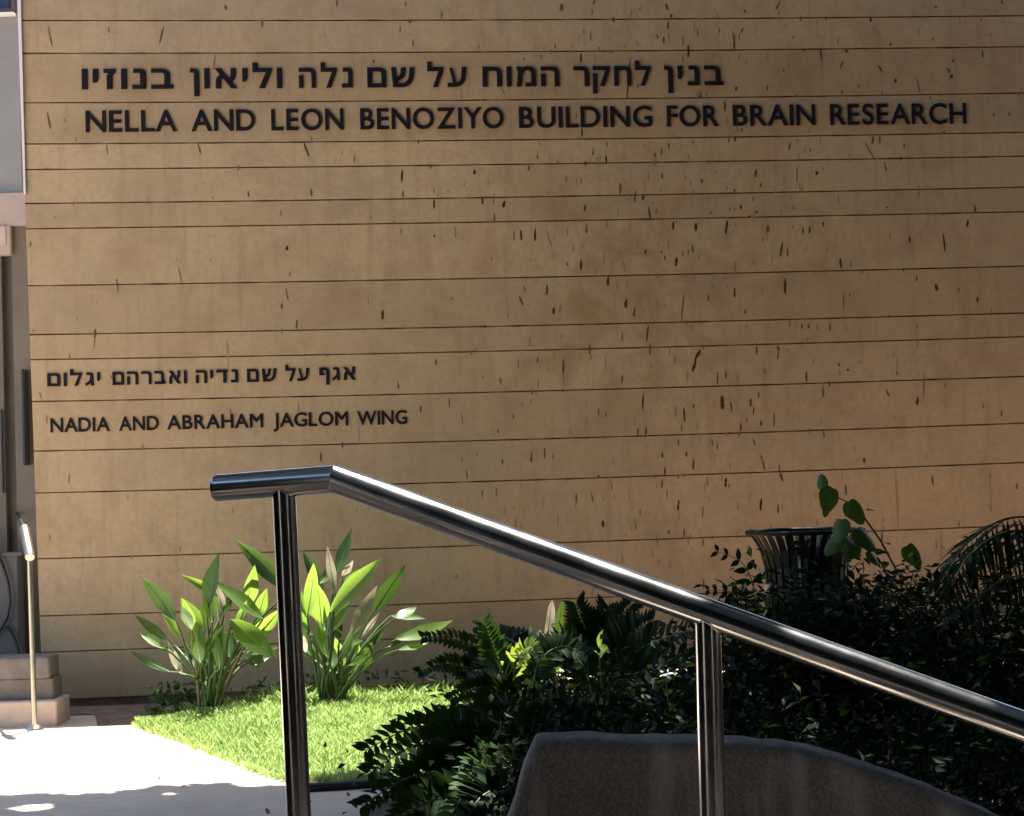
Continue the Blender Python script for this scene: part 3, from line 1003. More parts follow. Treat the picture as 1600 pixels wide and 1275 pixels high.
xs = [ra0, r_b.x - 0.02, r_b.x + 1.3, ra1]
vs = []
for x in xs:
    for y in (2.3, 3.78):
        vs += [(x, y, -0.02), (x, y, ramp_z(x))]
fs = []
for i in range(3):
    b = i * 4
    fs += [(b + 1, b + 5, b + 7, b + 3), (b, b + 4, b + 5, b + 1), (b + 2, b + 3, b + 7, b + 6)]
fs += [(0, 1, 3, 2), (12, 14, 15, 13)]
mb.add(vs, fs)
structure(mb.build('ramp', M_PAVE))

# cheek wall of exposed aggregate concrete beside the ramp
prof = [(700, 1600), (752, 1400), (792, 1290), (806, 1252), (821, 1205), (832, 1172), (838, 1160), (846, 1156), (900, 1155), (980, 1156), (1080, 1158), (1140, 1160),
        (1200, 1164), (1250, 1171), (1300, 1181), (1350, 1195), (1400, 1212), (1450, 1231), (1500, 1252), (1560, 1278), (1700, 1340), (1900, 1420), (2100, 1500)]
CH_Y = 4.02
pf = [P(x, y + 3, CH_Y) for x, y in prof]
pf = [Vector((p.x, p.y, max(p.z, -0.02))) for p in pf]
# finer outline with slight unevenness
fine = []
wob = random.Random(3)
for a, b in zip(pf, pf[1:]):
    k = max(1, int((b - a).length / 0.03))
    for q in range(k):
        fine.append(a.lerp(b, q / k) + Vector((wob.gauss(0, .0016), 0, wob.gauss(0, .0016))))
fine.append(pf[-1])
mb = MB()
layers = [(0.0, 0.022), (0.006, 0.009), (0.022, 0.0), (0.15, 0.0), (0.172, 0.012), (0.178, 0.03)]
cen = Vector((0.6, CH_Y, 0.2))
vs = []
n = len(fine)
for dy, inset in layers:
    for i, p in enumerate(fine):
        t = (fine[min(i + 3, n - 1)] - fine[max(i - 3, 0)]).normalized()
        nn = Vector((t.z, 0, -t.x))
        q = p + nn * inset + Vector((0, dy, 0))
        if i and q.x <= vs[-1].x + 2e-4:
            q.x = vs[-1].x + 2e-4
        vs.append(q)
fs = [(l * n + i, l * n + i + 1, (l + 1) * n + i + 1, (l + 1) * n + i) for l in range(len(layers) - 1) for i in range(n - 1)]
mb.add(vs, fs, 0, True)
for base in (0, (len(layers) - 1) * n):        # faces down to the ground
    vv, ff = [], []
    for i in range(n):
        p = vs[base + i]
        vv += [p, Vector((p.x, p.y, -0.03))]
    ff = [(2 * i, 2 * i + 1, 2 * i + 3, 2 * i + 2) for i in range(n - 1)]
    mb.add(vv, ff, 0)
o = mb.build('cheek_wall', M_AGG, loc=(0.6, CH_Y, 0))
tag(o, 'low dark rough concrete wall with a rounded top behind the handrail', 'concrete wall')


# ------------------------------------------------------------------ leaves
def blade(mb, base, tip, width, face, fold=0.25, bend=0.1, n=9, mi=0, shape=0.42, wave=0.0, rib=None, seed=0):
    """one pointed leaf blade, folded along its midrib and arched; face is the way its upper side looks"""
    base, tip = Vector(base), Vector(tip)
    ax = tip - base
    ln = ax.length
    t = ax.normalized()
    f = (face - t * face.dot(t))
    f = f.normalized() if f.length > 1e-5 else t.orthogonal().normalized()
    s_ = t.cross(f).normalized()
    vs = []
    rr = random.Random(seed)
    ph = rr.uniform(0, 6)
    for i in range(n + 1):
        q = i / n
        # widest at 'shape', pointed at the tip
        w = (q / shape) ** 0.55 if q < shape else max(0.0, 1 - ((q - shape) / (1 - shape)) ** 1.7)
        w = width * 0.5 * max(w, 0.015)
        c = base + ax * q + f * (bend * ln * (4 * q * (1 - q)))
        wv = wave * width * math.sin(q * 9 + ph)
        vs += [c - s_ * w * math.cos(fold) + f * (w * math.sin(fold) + wv), c, c + s_ * w * math.cos(fold) + f * (w * math.sin(fold) - wv)]
    fs = []
    for i in range(n):
        a = 3 * i
        fs += [(a, a + 1, a + 4, a + 3), (a + 1, a + 2, a + 5, a + 4)]
    mb.add(vs, fs, mi, True)
    if rib is not None:
        pts = [vs[3 * i + 1] - f * 0.001 for i in range(n + 1)]
        mb.tube(pts, [0.0032 * (1 - 0.8 * i / n) for i in range(n + 1)], 6, False, rib)


def strel_plant(label, base_px, Y, leaves, seed):
    bz = 0.03
    bp = P(base_px[0], base_px[1], Y)
    root = Vector((bp.x, Y, max(0.02, min(bp.z, 0.12))))
    t = thing('bird_of_paradise_plant', label, 'plant', root, 'big-leaved plants at the foot of the wall')
    rr = random.Random(seed)
    if len(leaves) > 5:
        extra = []
        for q in range(20):
            bx = base_px[0] + rr.gauss(0, 42)
            by_ = rr.uniform(960, 1062)
            ln = rr.uniform(34, 66)
            an = (bx - base_px[0]) / 75.0 + rr.gauss(0, .35)
            extra.append((bx, by_, bx + ln * math.sin(an), by_ - ln * math.cos(an), rr.uniform(13, 21), M_STREL if rr.random() < .66 else (M_STRELD if rr.random() < .85 else M_STRELP), 'u', rr.uniform(-.3, .35)))
        leaves = leaves + extra
    for k, (bx, by_, tx, ty, wpx, mat, facing, dd) in enumerate(leaves):
        yb = Y + dd
        b = P(bx, by_, yb)
        tt = P(tx, ty, yb + rr.uniform(-0.12, 0.12))
        m = MB()
        fc = {'c': Vector((0.15, -1, 0.3)), 'u': Vector((rr.uniform(-.5, .5), -0.95, 0.8)), 'l': Vector((-0.5, -1, 0.3)), 'r': Vector((0.5, -1, 0.3)), 'b': Vector((0.2, 0.9, 0.5))}[facing]
        w = wpx * 1.15 * yb / F_PX
        blade(m, b, tt, w, fc, fold=rr.uniform(0.15, 0.45), bend=rr.uniform(-0.10, 0.02), n=12, shape=0.40, wave=0.03 if mat != M_STRELP else 0.12, rib=1, seed=seed * 100 + k)
        lf = m.build('leaf', [mat, M_RIB], t)
        m = MB()
        r0 = root + Vector((rr.uniform(-.07, .07), rr.uniform(-.07, .07), 0))
        mid = r0.lerp(b, 0.55) + Vector((rr.uniform(-.02, .02), rr.uniform(-.03, .03), 0.04 + 0.05 * abs(b.x - r0.x)))
        pts = [r0, r0.lerp(mid, .5) + Vector((0, 0, .015)), mid, mid.lerp(b, .55) + Vector((0, 0, .01)), b]
        m.tube(pts, [0.011, 0.010, 0.008, 0.007, 0.005], 7, True)
        m.build('stalk', M_STALKR if rr.random() < 0.18 else M_STALK, lf)
    return t


g, d, p_ = M_STREL, M_STRELD, M_STRELP
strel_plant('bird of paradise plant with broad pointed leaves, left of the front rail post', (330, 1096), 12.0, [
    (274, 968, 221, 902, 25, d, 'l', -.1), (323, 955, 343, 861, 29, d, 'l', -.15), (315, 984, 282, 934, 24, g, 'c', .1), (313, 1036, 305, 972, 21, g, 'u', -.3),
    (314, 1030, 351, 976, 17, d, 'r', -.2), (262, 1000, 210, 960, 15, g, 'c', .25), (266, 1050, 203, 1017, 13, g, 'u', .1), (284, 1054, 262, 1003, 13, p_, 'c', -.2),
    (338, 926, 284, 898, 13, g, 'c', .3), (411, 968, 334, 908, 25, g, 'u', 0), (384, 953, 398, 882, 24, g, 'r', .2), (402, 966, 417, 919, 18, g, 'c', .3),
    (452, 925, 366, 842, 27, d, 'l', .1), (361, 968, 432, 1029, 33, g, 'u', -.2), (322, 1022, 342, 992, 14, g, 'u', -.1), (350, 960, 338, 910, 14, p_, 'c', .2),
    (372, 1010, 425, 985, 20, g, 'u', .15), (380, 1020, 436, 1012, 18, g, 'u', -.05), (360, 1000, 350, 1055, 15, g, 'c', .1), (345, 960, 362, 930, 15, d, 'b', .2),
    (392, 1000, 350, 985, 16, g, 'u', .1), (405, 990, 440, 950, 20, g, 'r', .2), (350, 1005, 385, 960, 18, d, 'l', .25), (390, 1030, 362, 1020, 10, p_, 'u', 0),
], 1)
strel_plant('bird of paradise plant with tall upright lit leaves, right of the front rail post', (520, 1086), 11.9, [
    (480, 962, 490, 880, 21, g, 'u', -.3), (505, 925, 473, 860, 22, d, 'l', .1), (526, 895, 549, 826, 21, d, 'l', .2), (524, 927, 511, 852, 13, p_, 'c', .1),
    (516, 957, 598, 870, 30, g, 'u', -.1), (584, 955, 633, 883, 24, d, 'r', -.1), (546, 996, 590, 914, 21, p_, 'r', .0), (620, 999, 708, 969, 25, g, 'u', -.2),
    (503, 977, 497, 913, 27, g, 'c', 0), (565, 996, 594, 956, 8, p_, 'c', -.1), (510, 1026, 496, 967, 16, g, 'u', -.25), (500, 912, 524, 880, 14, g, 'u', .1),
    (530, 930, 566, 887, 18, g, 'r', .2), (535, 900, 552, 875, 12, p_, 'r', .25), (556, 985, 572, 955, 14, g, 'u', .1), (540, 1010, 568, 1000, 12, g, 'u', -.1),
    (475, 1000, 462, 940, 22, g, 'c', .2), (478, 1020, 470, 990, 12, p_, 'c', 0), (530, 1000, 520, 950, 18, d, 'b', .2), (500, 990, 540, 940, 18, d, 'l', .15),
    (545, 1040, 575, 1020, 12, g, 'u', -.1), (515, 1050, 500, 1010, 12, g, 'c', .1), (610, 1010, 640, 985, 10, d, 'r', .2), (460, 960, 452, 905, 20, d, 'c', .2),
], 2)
strel_plant('single pale leaf of a young plant rising behind the dark fronds', (868, 1075), 10.6, [
    (856, 1002, 863, 937, 17, p_, 'r', 0), (868, 1004, 880, 934, 13, d, 'b', .1), (862, 1030, 850, 1000, 10, g, 'c', 0)], 3)


def frond(mb, pts, leaflet, width, npairs, droop=0.35, rachis=0.006, fw=0.35, seed=0, flat=None, mi=0, ri=1, taper=True):
    """a feather leaf: rachis through pts and pairs of pointed leaflets"""
    rr = random.Random(seed)
    pts = [Vector(p) for p in pts]
    # catmull-rom
    fine = []
    for i in range(len(pts) - 1):
        p0, p1, p2, p3 = pts[max(i - 1, 0)], pts[i], pts[i + 1], pts[min(i + 2, len(pts) - 1)]
        for k in range(8):
            q = k / 8
            fine.append(0.5 * ((2 * p1) + (p2 - p0) * q + (2 * p0 - 5 * p1 + 4 * p2 - p3) * q * q + (3 * p1 - p0 - 3 * p2 + p3) * q ** 3))
    fine.append(pts[-1])
    n = len(fine)
    mb.tube(fine, [rachis * (1 - 0.75 * i / n) for i in range(n)], 6, True, ri)
    for k in range(npairs):
        q = 0.14 + 0.86 * k / max(1, npairs - 1)
        x = q * (n - 1)
        i = min(int(x), n - 2)
        c = fine[i].lerp(fine[i + 1], x - i)
        t = (fine[i + 1] - fine[i]).normalized()
        up = flat if flat is not None else Vector((0, -0.25, 1))
        s_ = t.cross(up).normalized()
        u = s_.cross(t).normalized()
        prof = (0.55 + 0.45 * math.sin(min(1, q * 1.15) * math.pi)) if taper else 1.0
        for sg in (-1, 1):
            L_ = leaflet * prof * rr.uniform(0.85, 1.12)
            dr = (s_ * sg + t * (fw + 0.5 * q) - Vector((0, 0, droop * rr.uniform(0.6, 1.3))) + u * 0.15).normalized()
            blade(mb, c, c + dr * L_, width * prof, u + Vector((rr.gauss(0, .25), rr.gauss(0, .25), 0)), fold=0.25, bend=rr.uniform(0.0, .08), n=4, mi=mi, shape=0.35, seed=k)


def fern(label, root, fronds, mat, leaflet, width, pairs, seed, droop=0.3, group='dark fronded plants in the bed', flat=None, name='cycad'):
    t = thing(name, label, 'plant', root, group)
    for k, f in enumerate(fronds):
        ys = f[0]
        m = MB()
        pts = [P(x, y, ys + dy) for x, y, dy in f[1]]
        if len(f) > 3:
            mt = f[3]
        else:
            mt = mat
        pts = [Vector(root)] + pts if f[2] else pts
        frond(m, pts, leaflet * (f[4] if len(f) > 4 else 1), width, pairs, droop, 0.007, seed=seed * 50 + k, flat=flat or Vector((0.25 * math.sin(k * 2.1), -1, 0.45)))
        m.build('frond', [mt, M_STALK], t)
    return t


fr0 = Vector((P(800, 1250, 7.6).x, 7.6, 0.05))
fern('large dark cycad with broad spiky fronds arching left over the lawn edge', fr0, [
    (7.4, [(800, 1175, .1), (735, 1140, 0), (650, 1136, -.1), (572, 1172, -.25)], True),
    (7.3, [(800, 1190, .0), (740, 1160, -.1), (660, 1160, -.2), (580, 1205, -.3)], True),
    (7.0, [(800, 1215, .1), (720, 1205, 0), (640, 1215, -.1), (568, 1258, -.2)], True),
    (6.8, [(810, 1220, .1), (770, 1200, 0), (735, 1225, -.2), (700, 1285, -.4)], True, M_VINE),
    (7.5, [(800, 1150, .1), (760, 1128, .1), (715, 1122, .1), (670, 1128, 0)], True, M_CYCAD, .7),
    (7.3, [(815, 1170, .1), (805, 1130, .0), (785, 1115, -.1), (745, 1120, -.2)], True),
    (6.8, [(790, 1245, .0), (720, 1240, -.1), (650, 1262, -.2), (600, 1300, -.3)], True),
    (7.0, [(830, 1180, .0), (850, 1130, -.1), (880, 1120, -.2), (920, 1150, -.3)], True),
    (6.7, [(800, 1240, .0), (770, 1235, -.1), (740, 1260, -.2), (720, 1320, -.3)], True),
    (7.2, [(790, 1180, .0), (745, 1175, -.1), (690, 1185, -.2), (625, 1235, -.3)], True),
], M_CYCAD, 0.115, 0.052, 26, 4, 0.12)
mr0 = Vector((P(815, 1110, 9.3).x, 9.3, 0.1))
fern('mid green cycad with one bright upright frond, below the sloping rail', mr0, [
    (9.2, [(800, 1075, 0), (782, 1040, 0), (768, 1005, 0), (757, 975, 0)], True, M_VINE, 0.72),
    (9.3, [(785, 1055, 0), (750, 1015, 0), (705, 998, -.1), (662, 996, -.2)], True, M_CYCAD, 0.5),
    (9.1, [(775, 1070, 0), (730, 1045, 0), (690, 1038, -.1), (655, 1050, -.2)], True, M_CYCAD, 0.5),
    (9.5, [(830, 1050, 0), (812, 1012, 0), (785, 995, .1), (745, 990, .2)], True, M_CYCAD, 0.6),
    (9.5, [(835, 1050, 0), (850, 1015, 0), (825, 995, .1), (785, 985, .2)], True, M_CYCAD, 0.6),
    (9.2, [(835, 1060, 0), (850, 1025, 0), (880, 1010, 0), (915, 1022, -.1)], True, M_CYCAD, 0.7),
    (9.1, [(800, 1060, 0), (818, 1018, -.1), (832, 1012, -.2), (845, 1030, -.3)], True, M_LIME, 0.42),
    (9.0, [(800, 1090, 0), (765, 1075, 0), (735, 1078, -.1), (705, 1092, -.2)], True, M_CYCAD, 0.6),
    (9.0, [(800, 1080, 0), (790, 1060, 0), (765, 1045, -.2), (730, 1052, -.4)], True, M_CYCAD, 0.7),
    (8.9, [(810, 1110, 0), (800, 1090, 0), (780, 1080, -.1), (755, 1100, -.2)], True, M_CYCAD, 0.7),
], M_CYCAD, 0.155, 0.052, 21, 5, 0.15)
rr0 = Vector((P(930, 1100, 9.8).x, 9.8, 0.1))
fern('dark cycad with sharp fronds pointing up right, just left of the second post', rr0, [
    (9.8, [(925, 1050, 0), (920, 1000, 0), (910, 970, 0), (900, 945, 0)], True),
    (9.8, [(935, 1050, 0), (945, 1000, 0), (965, 970, 0), (985, 945, 0)], True),
    (9.7, [(945, 1050, 0), (970, 1005, 0), (995, 985, 0), (1020, 970, 0)], True),
    (9.6, [(950, 1060, 0), (990, 1020, 0), (1030, 1000, -.1), (1075, 985, -.2)], True),
    (9.5, [(920, 1060, 0), (890, 1020, 0), (870, 1010, -.1), (840, 1025, -.2)], True),
    (9.8, [(930, 1045, 0), (935, 1000, 0), (940, 975, 0), (948, 950, 0)], True),
    (9.5, [(960, 1070, 0), (1000, 1050, 0), (1040, 1045, -.1), (1080, 1060, -.2)], True),
], M_CYCAD, 0.15, 0.045, 19, 6, 0.05)
tr0 = Vector((P(1150, 1060, 10.6).x, 10.6, 0.15))
fern('dark feathery twig plant silhouetted against the wall left of the litter bin', tr0, [
    (10.6, [(1170, 985, 0), (1178, 925, 0), (1160, 880, 0), (1122, 862, 0)], True, M_SHRUB, 1.0),
    (10.5, [(1165, 990, 0), (1160, 945, 0), (1140, 925, 0), (1108, 922, 0)], True, M_SHRUB, 0.8),
    (10.4, [(1140, 1010, 0), (1110, 990, 0), (1080, 985, 0), (1035, 1000, 0)], True, M_SHRUB, 0.9),
    (10.4, [(1130, 1020, 0), (1100, 1015, 0), (1060, 1005, 0), (1015, 1030, 0)], True, M_SHRUB, 0.9),
    (10.4, [(1150, 990, 0), (1150, 960, 0), (1135, 950, 0), (1110, 950, 0)], True, M_SHRUB, 0.8),
], M_SHRUB, 0.10, 0.05, 9, 7, 0.25, None, name='twig_plant')
tag(bpy.data.objects['twig_plant'], None, None)

# arching palm leaves at the right edge
pr0 = Vector((P(1760, 1150, 9.0).x, 9.0, 0.1))
palm = thing('palm', 'dark palm with an arching feather leaf at the right edge, leaflets hanging down', 'palm', pr0)
for k, (yy, pts) in enumerate([
        (8.8, [(1745, 1000, 0), (1700, 880, 0), (1640, 818, 0), (1575, 810, -.1), (1515, 845, -.2), (1474, 905, -.3)]),
        (8.9, [(1765, 980, 0), (1760, 860, 0), (1730, 790, .1), (1680, 780, .2), (1630, 830, .3)]),
        (8.6, [(1750, 1040, 0), (1700, 950, 0), (1640, 905, -.1), (1570, 905, -.2), (1505, 955, -.3)]),
        (8.7, [(1745, 1020, 0), (1690, 900, 0), (1630, 838, 0), (1570, 832, -.1), (1515, 868, -.2), (1488, 915, -.3)]),
        (8.7, [(1750, 1010, 0), (1720, 900, 0), (1670, 850, 0), (1610, 858, -.1), (1560, 900, -.2)])]):
    m = MB()
    frond(m, [pr0] + [P(x, y, yy + dy) for x, y, dy in pts], 0.34, 0.026, 40, 1.2, 0.010, 0.35, seed=90 + k, taper=True)
    m.build('frond', [M_CYCAD, M_STALK], palm)

# ------------------------------------------------------------------ shrubs
def leaf_cloud(mb, pts, size, rr, up=0.55, mi=0, ratio=0.45):
    for p in pts:
        d = Vector((rr.gauss(0, 1), rr.gauss(0, 1), rr.gauss(0, 0.6)))
        if d.length < 1e-3:
            continue
        d.normalize()
        nrm = Vector((rr.gauss(0, .6), rr.gauss(0, .6), up + rr.random()))
        s_ = d.cross(nrm)
        if s_.length < 1e-3:
            continue
        s_.normalize()
        L_ = size * rr.uniform(0.6, 1.25)
        w = L_ * ratio * 0.5
        f = s_.cross(d).normalized()
        b = p - d * (L_ * .5)
        m1 = b + d * L_ * .45
        mb.add([b, m1 - s_ * w + f * w * .3, b + d * L_ - f * L_ * .08, m1 + s_ * w + f * w * .3], [(0, 1, 2), (0, 2, 3)], mi)


def shrub(label, px, py_top, Y, rx, ry, n, size, seed, mat=None, ratio=0.45):
    mat = mat or M_SHRUB
    rr = random.Random(seed)
    topp = P(px, py_top, Y)
    root = Vector((topp.x, Y, bed_h(topp.x, Y) if topp.x > 0 else 0.03))
    h = topp.z - root.z
    t = thing('shrub', label, 'shrub', root, 'dark shrubs in the shaded bed')
    st = MB()
    pts = []
    ncl = max(8, int(n / 26))
    for k in range(ncl):
        a = rr.uniform(0, 2 * math.pi)
        e = math.acos(rr.uniform(0.0, 1))
        rad = rr.uniform(0.55, 1.0)
        c = root + Vector((math.cos(a) * math.sin(e) * rx * rad, math.sin(a) * math.sin(e) * ry * rad, h * (0.08 + 0.86 * math.cos(e) * rad)))
        mid = root.lerp(c, .5) + Vector((rr.gauss(0, .03), rr.gauss(0, .03), .05))
        st.tube([root + Vector((rr.gauss(0, .03), rr.gauss(0, .03), -.01)), mid, c], [0.008, 0.005, 0.002], 5, False)
        cr = rr.uniform(0.07, 0.16)
        for q in range(26):
            pts.append(c + Vector((rr.gauss(0, cr), rr.gauss(0, cr), rr.gauss(0, cr * .75))))
    fo = MB()
    leaf_cloud(fo, pts, size, rr, ratio=ratio)
    fo.build('foliage', mat, t)
    st.build('stem', M_TWIG, t)
    return t


SH = [
    ('dark shrub filling the gap behind the bright upright frond', 800, 1045, 10.2, .4, .35, 1500, .06),
    ('dark shrub below the pale young leaf, close to the wall', 868, 1030, 10.6, .42, .4, 1500, .06),
    ('dark shrub close to the wall behind the white flower', 1035, 1018, 10.7, .45, .4, 1600, .06),
    ('low dark shrub filling the bed behind the left end of the concrete wall', 900, 1075, 6.6, .42, .45, 1500, .055),
    ('dense dark shrub directly left of the second rail post', 1010, 1030, 8.2, .48, .5, 1700, .06),
    ('dark shrub seen directly behind the second rail post', 1110, 1000, 7.2, .45, .5, 1700, .06),
    ('dark shrub in front of the litter bin, hiding its lower half', 1240, 880, 9.2, .42, .45, 3800, .07),
    ('dark shrub under the climbing vine leaves', 1345, 876, 9.8, .45, .45, 3200, .065),
    ('dark shrub between the vine and the palm leaf', 1445, 880, 9.4, .5, .5, 2600, .06),
    ('tall dark shrub under the arching palm leaf', 1550, 842, 8.6, .5, .5, 3000, .06),
    ('very dark shrub just beyond the right edge below the palm', 1690, 820, 8.2, .6, .6, 2600, .065),
    ('low dark shrub behind the sloping part of the concrete wall', 1220, 1060, 5.8, .42, .5, 1700, .05),
    ('low dark shrub above the falling right end of the concrete wall', 1400, 1050, 5.8, .42, .5, 1800, .05),
    ('low dark shrub at the lower right corner beneath the rail', 1560, 1060, 5.6, .42, .5, 1800, .05),
    ('low dark shrub close to the lawn under the left cycad fronds', 725, 1120, 8.7, .35, .4, 1200, .055),
]
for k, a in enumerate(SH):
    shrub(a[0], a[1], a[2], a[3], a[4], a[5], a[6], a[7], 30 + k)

# low weeds at the foot of the wall
mb = MB()
rr = random.Random(77)
pts = []
for k in range(520):
    x = rr.choice([rr.uniform(235, 330), rr.uniform(330, 690), rr.uniform(400, 700)])
    q = G(x, 1106 - (x - 235) * 0.055 + rr.uniform(-2, 10), 0.04)
    y = min(q.y, wall_y(q.x, 0.12))
    pts.append(Vector((q.x, y + rr.uniform(-.25, .05), 0.05 + rr.random() ** 2 * 0.17)))
leaf_cloud(mb, pts, 0.07, rr, ratio=0.5)
tag(mb.build('ground_cover', M_VINE), 'low leafy weeds along the foot of the wall behind the lawn', 'weeds', kind='stuff')

# leaf litter on the bed and the shaded path
mb = MB()
pts = []
for k in range(420):
    x, y = rr.uniform(-1.0, 0.5), rr.uniform(6.2, 9.2)
    z = bed_h(x, y) + 0.012 if x > bed_left(y) else 0.008
    if x < bed_left(y) and rr.random() < 0.72:
        continue
    pts.append(Vector((x, y, z)))
for k in range(9):
    pts.append(Vector((rr.uniform(-3.2, -1.0), rr.uniform(8.2, 11.0), 0.008)))
leaf_cloud(mb, pts, 0.05, rr, up=2.0, ratio=0.4)
tag(mb.build('leaf_litter', M_LITTER), 'scattered dry fallen leaves on soil and paving', 'fallen leaves', kind='stuff')

# small lit sprig and white flowers in the dark bed
def sprig(label, px, py, Y, n, size, mat, seed, spread=0.05, cat='sprig', name='leaf_sprig'):
    rr_ = random.Random(seed)
    c = P(px, py, Y)
    t = thing(name, label, cat, (c.x, c.y, 0.1))
    m = MB()
    m.tube([(c.x + .03, c.y + .05, 0.1), (c.x + .015, c.y, (c.z + .1) / 2), (c.x, c.y, c.z)], [.006, .005, .003], 6)
    m.build('stem', M_STALK, t)
    m = MB()
    for k in range(n):
        a = 2 * math.pi * k / n + rr_.uniform(-.3, .3) if 'flower' in name else rr_.uniform(-.6, 2.4)
        dr = Vector((math.cos(a), -0.4, math.sin(a) * .8 + .25)) * (1 if 'flower' in name else rr_.uniform(.5, 1.1))
        blade(m, c + Vector((0, 0, rr_.uniform(-spread, spread))), c + dr * size + Vector((0, 0, rr_.uniform(-spread, spread))), size * .5, Vector((rr_.gauss(0, .4), -.6, 1)), .2, .05, 5)
    m.build('petals' if 'flower' in name else 'foliage', mat, t)
    return t


sprig('sunlit lime green sprig among the dark fronds left of the second post', 936, 1022, 8.9, 4, 0.075, M_LIME, 5, 0.05)
sprig('small white flower in the dark bed left of the second post', 1041, 1056, 7.6, 5, 0.032, M_FLOWER, 2, 0.006, 'flower', 'white_flower')
sprig('sunlit lime green sprig hanging beside the pale young leaf', 868, 1045, 9.6, 4, 0.075, M_LIME, 4, 0.04)

# climbing vine with rounded leaves in front of the bin
vr = P(1410, 915, 9.6)
vine = thing('climbing_vine', 'thin climbing vine with rounded green leaves in front of the litter bin', 'vine', (vr.x, 9.6, 0.15))
m = MB()
m.tube([Vector((vr.x, 9.6, 0.15)), P(1408, 905, 9.6), P(1376, 845, 9.58), P(1350, 808, 9.55), P(1325, 785, 9.5), P(1290, 768, 9.45)], [.008, .007, .006, .005, .004, .003], 7)
m.tube([P(1405, 900, 9.6), P(1418, 885, 9.58), P(1428, 880, 9.55)], [.004, .004, .003], 6)
m.build('stem', M_STALKR, vine)


def round_leaf(mb, c, r, nrm, tipdir, seed=0, asp=0.85):
    """heart-shaped leaf with a drip tip"""
    rr_ = random.Random(seed)
    nrm = nrm.normalized()
    t = (tipdir - nrm * tipdir.dot(nrm)).normalized()
    s_ = t.cross(nrm)
    n = 18
    vs = [c + nrm * r * 0.12]
    for k in range(n):
        a = 2 * math.pi * k / n
        ra = 1.0 + 0.42 * max(0, math.cos(a)) ** 6 - 0.3 * max(0, -math.cos(a)) ** 8
        q = c + (t * math.cos(a) + s_ * math.sin(a) * asp) * r * ra * rr_.uniform(.96, 1.04) - nrm * r * 0.25 * math.sin(a) ** 2
        vs.append(q)
    mb.add(vs, [(0, 1 + k, 1 + (k + 1) % n) for k in range(n)], 0, True)


for k, (x, y, rpx, nx_, tx_) in enumerate([(1297, 775, 19, (.4, -1, .3), (-.6, 0, -1)), (1284, 755, 11, (-.7, -.8, .5), (-.4, 0, 1)), (1334, 795, 18, (.3, -1, .3), (.5, 0, -1)), (1313, 824, 17, (-.6, -.8, .3), (-.1, 0, -1)),
                                           (1349, 838, 20, (.5, -.8, .5), (.4, 0, -1)), (1331, 856, 17, (.0, -.8, .7), (-.3, 0, -1)), (1424, 864, 17, (.3, -1, .3), (.5, 0, -1)), (1362, 868, 13, (.7, -.7, .4), (.5, 0, -.6)), (1372, 862, 6, (0, -1, .2), (1, 0, 0)),
                                           (1381, 882, 6, (0, -1, .2), (1, 0, .2)), (1303, 850, 15, (-.5, -.8, .4), (-.8, 0, -1)), (1322, 842, 12, (.2, -.6, .8), (.2, 0, -1)), (1292, 798, 8, (.5, -.8, .1), (-.8, 0, -1))]):
    m = MB()
    round_leaf(m, P(x, y, 9.45), rpx * 1.08 * 9.45 / F_PX, Vector(nx_), Vector(tx_), k)
    m.build('leaf', M_VINE, vine)

# ------------------------------------------------------------------ slatted litter bin
BY = 11.1
bc = P(1258, 830, BY)
zr = bc.z
sc_ = BY / F_PX
zb = 0.17
bin_ = thing('litter_bin', 'dark slatted metal litter bin with a flared top against the wall', 'litter bin', (bc.x, BY, zb))
RT, RB = 90 * sc_, 62 * sc_
m = MB()
nb = 30
for k in range(nb):
    a = 2 * math.pi * (k + .5) / nb
    ca, sa = math.cos(a), math.sin(a)
    pr = [(RB, zb + .04), (RB, zr - .34), (RB * 1.03, zr - .20), (RB * 1.14, zr - .10), (RB * 1.30, zr - .035), (RT * .985, zr - .005)]
    w = 0.017
    vs = []
    for r_, z in pr:
        for dr, dw in ((-.004, -w), (-.004, w), (.004, w), (.004, -w)):
            vs.append((bc.x + ca * (r_ + dr) - sa * dw, BY + sa * (r_ + dr) + ca * dw, z))
    fs = []
    for i in range(len(pr) - 1):
        for j in range(4):
            fs.append((i * 4 + j, i * 4 + (j + 1) % 4, i * 4 + 4 + (j + 1) % 4, i * 4 + 4 + j))
    m.add(vs, fs)
m.build('slats', M_BIN, bin_)


def ring(m, r, z, tr, n=48):
    pts = [Vector((bc.x + r * math.cos(2 * math.pi * k / n), BY + r * math.sin(2 * math.pi * k / n), z)) for k in range(n + 1)]
    m.tube(pts, tr, 8, False)


m = MB()
ring(m, RT, zr, 0.013)
m.build('top_ring', M_BIN, bin_)
m = MB()
ring(m, RB * 1.0, zr - .33, 0.011)
m.build('hoop', M_BIN, bin_)
m = MB()
ring(m, RB * 1.0, zb + .06, 0.012)
m.build('hoop', M_BIN, bin_)
m = MB()
n = 32
vs = []
for z, k in ((zb + .05, .90), (zr - .15, .95), (zr - .15, .90), (zb + .08, .86)):
    vs += [(bc.x + RB * k * math.cos(2 * math.pi * j / n), BY + RB * k * math.sin(2 * math.pi * j / n), z) for j in range(n)]
fs = [(l * n + j, l * n + (j + 1) % n, l * n + n + (j + 1) % n, l * n + n + j) for l in range(3) for j in range(n)]
fs.append(tuple(range(n)))
m.add(vs, fs, 0, True)
m.build('liner', M_LINER, bin_)

# ------------------------------------------------------------------ recessed entrance left of the wall
YE = wall_y(-3.3) + 0.36          # face of the recessed front


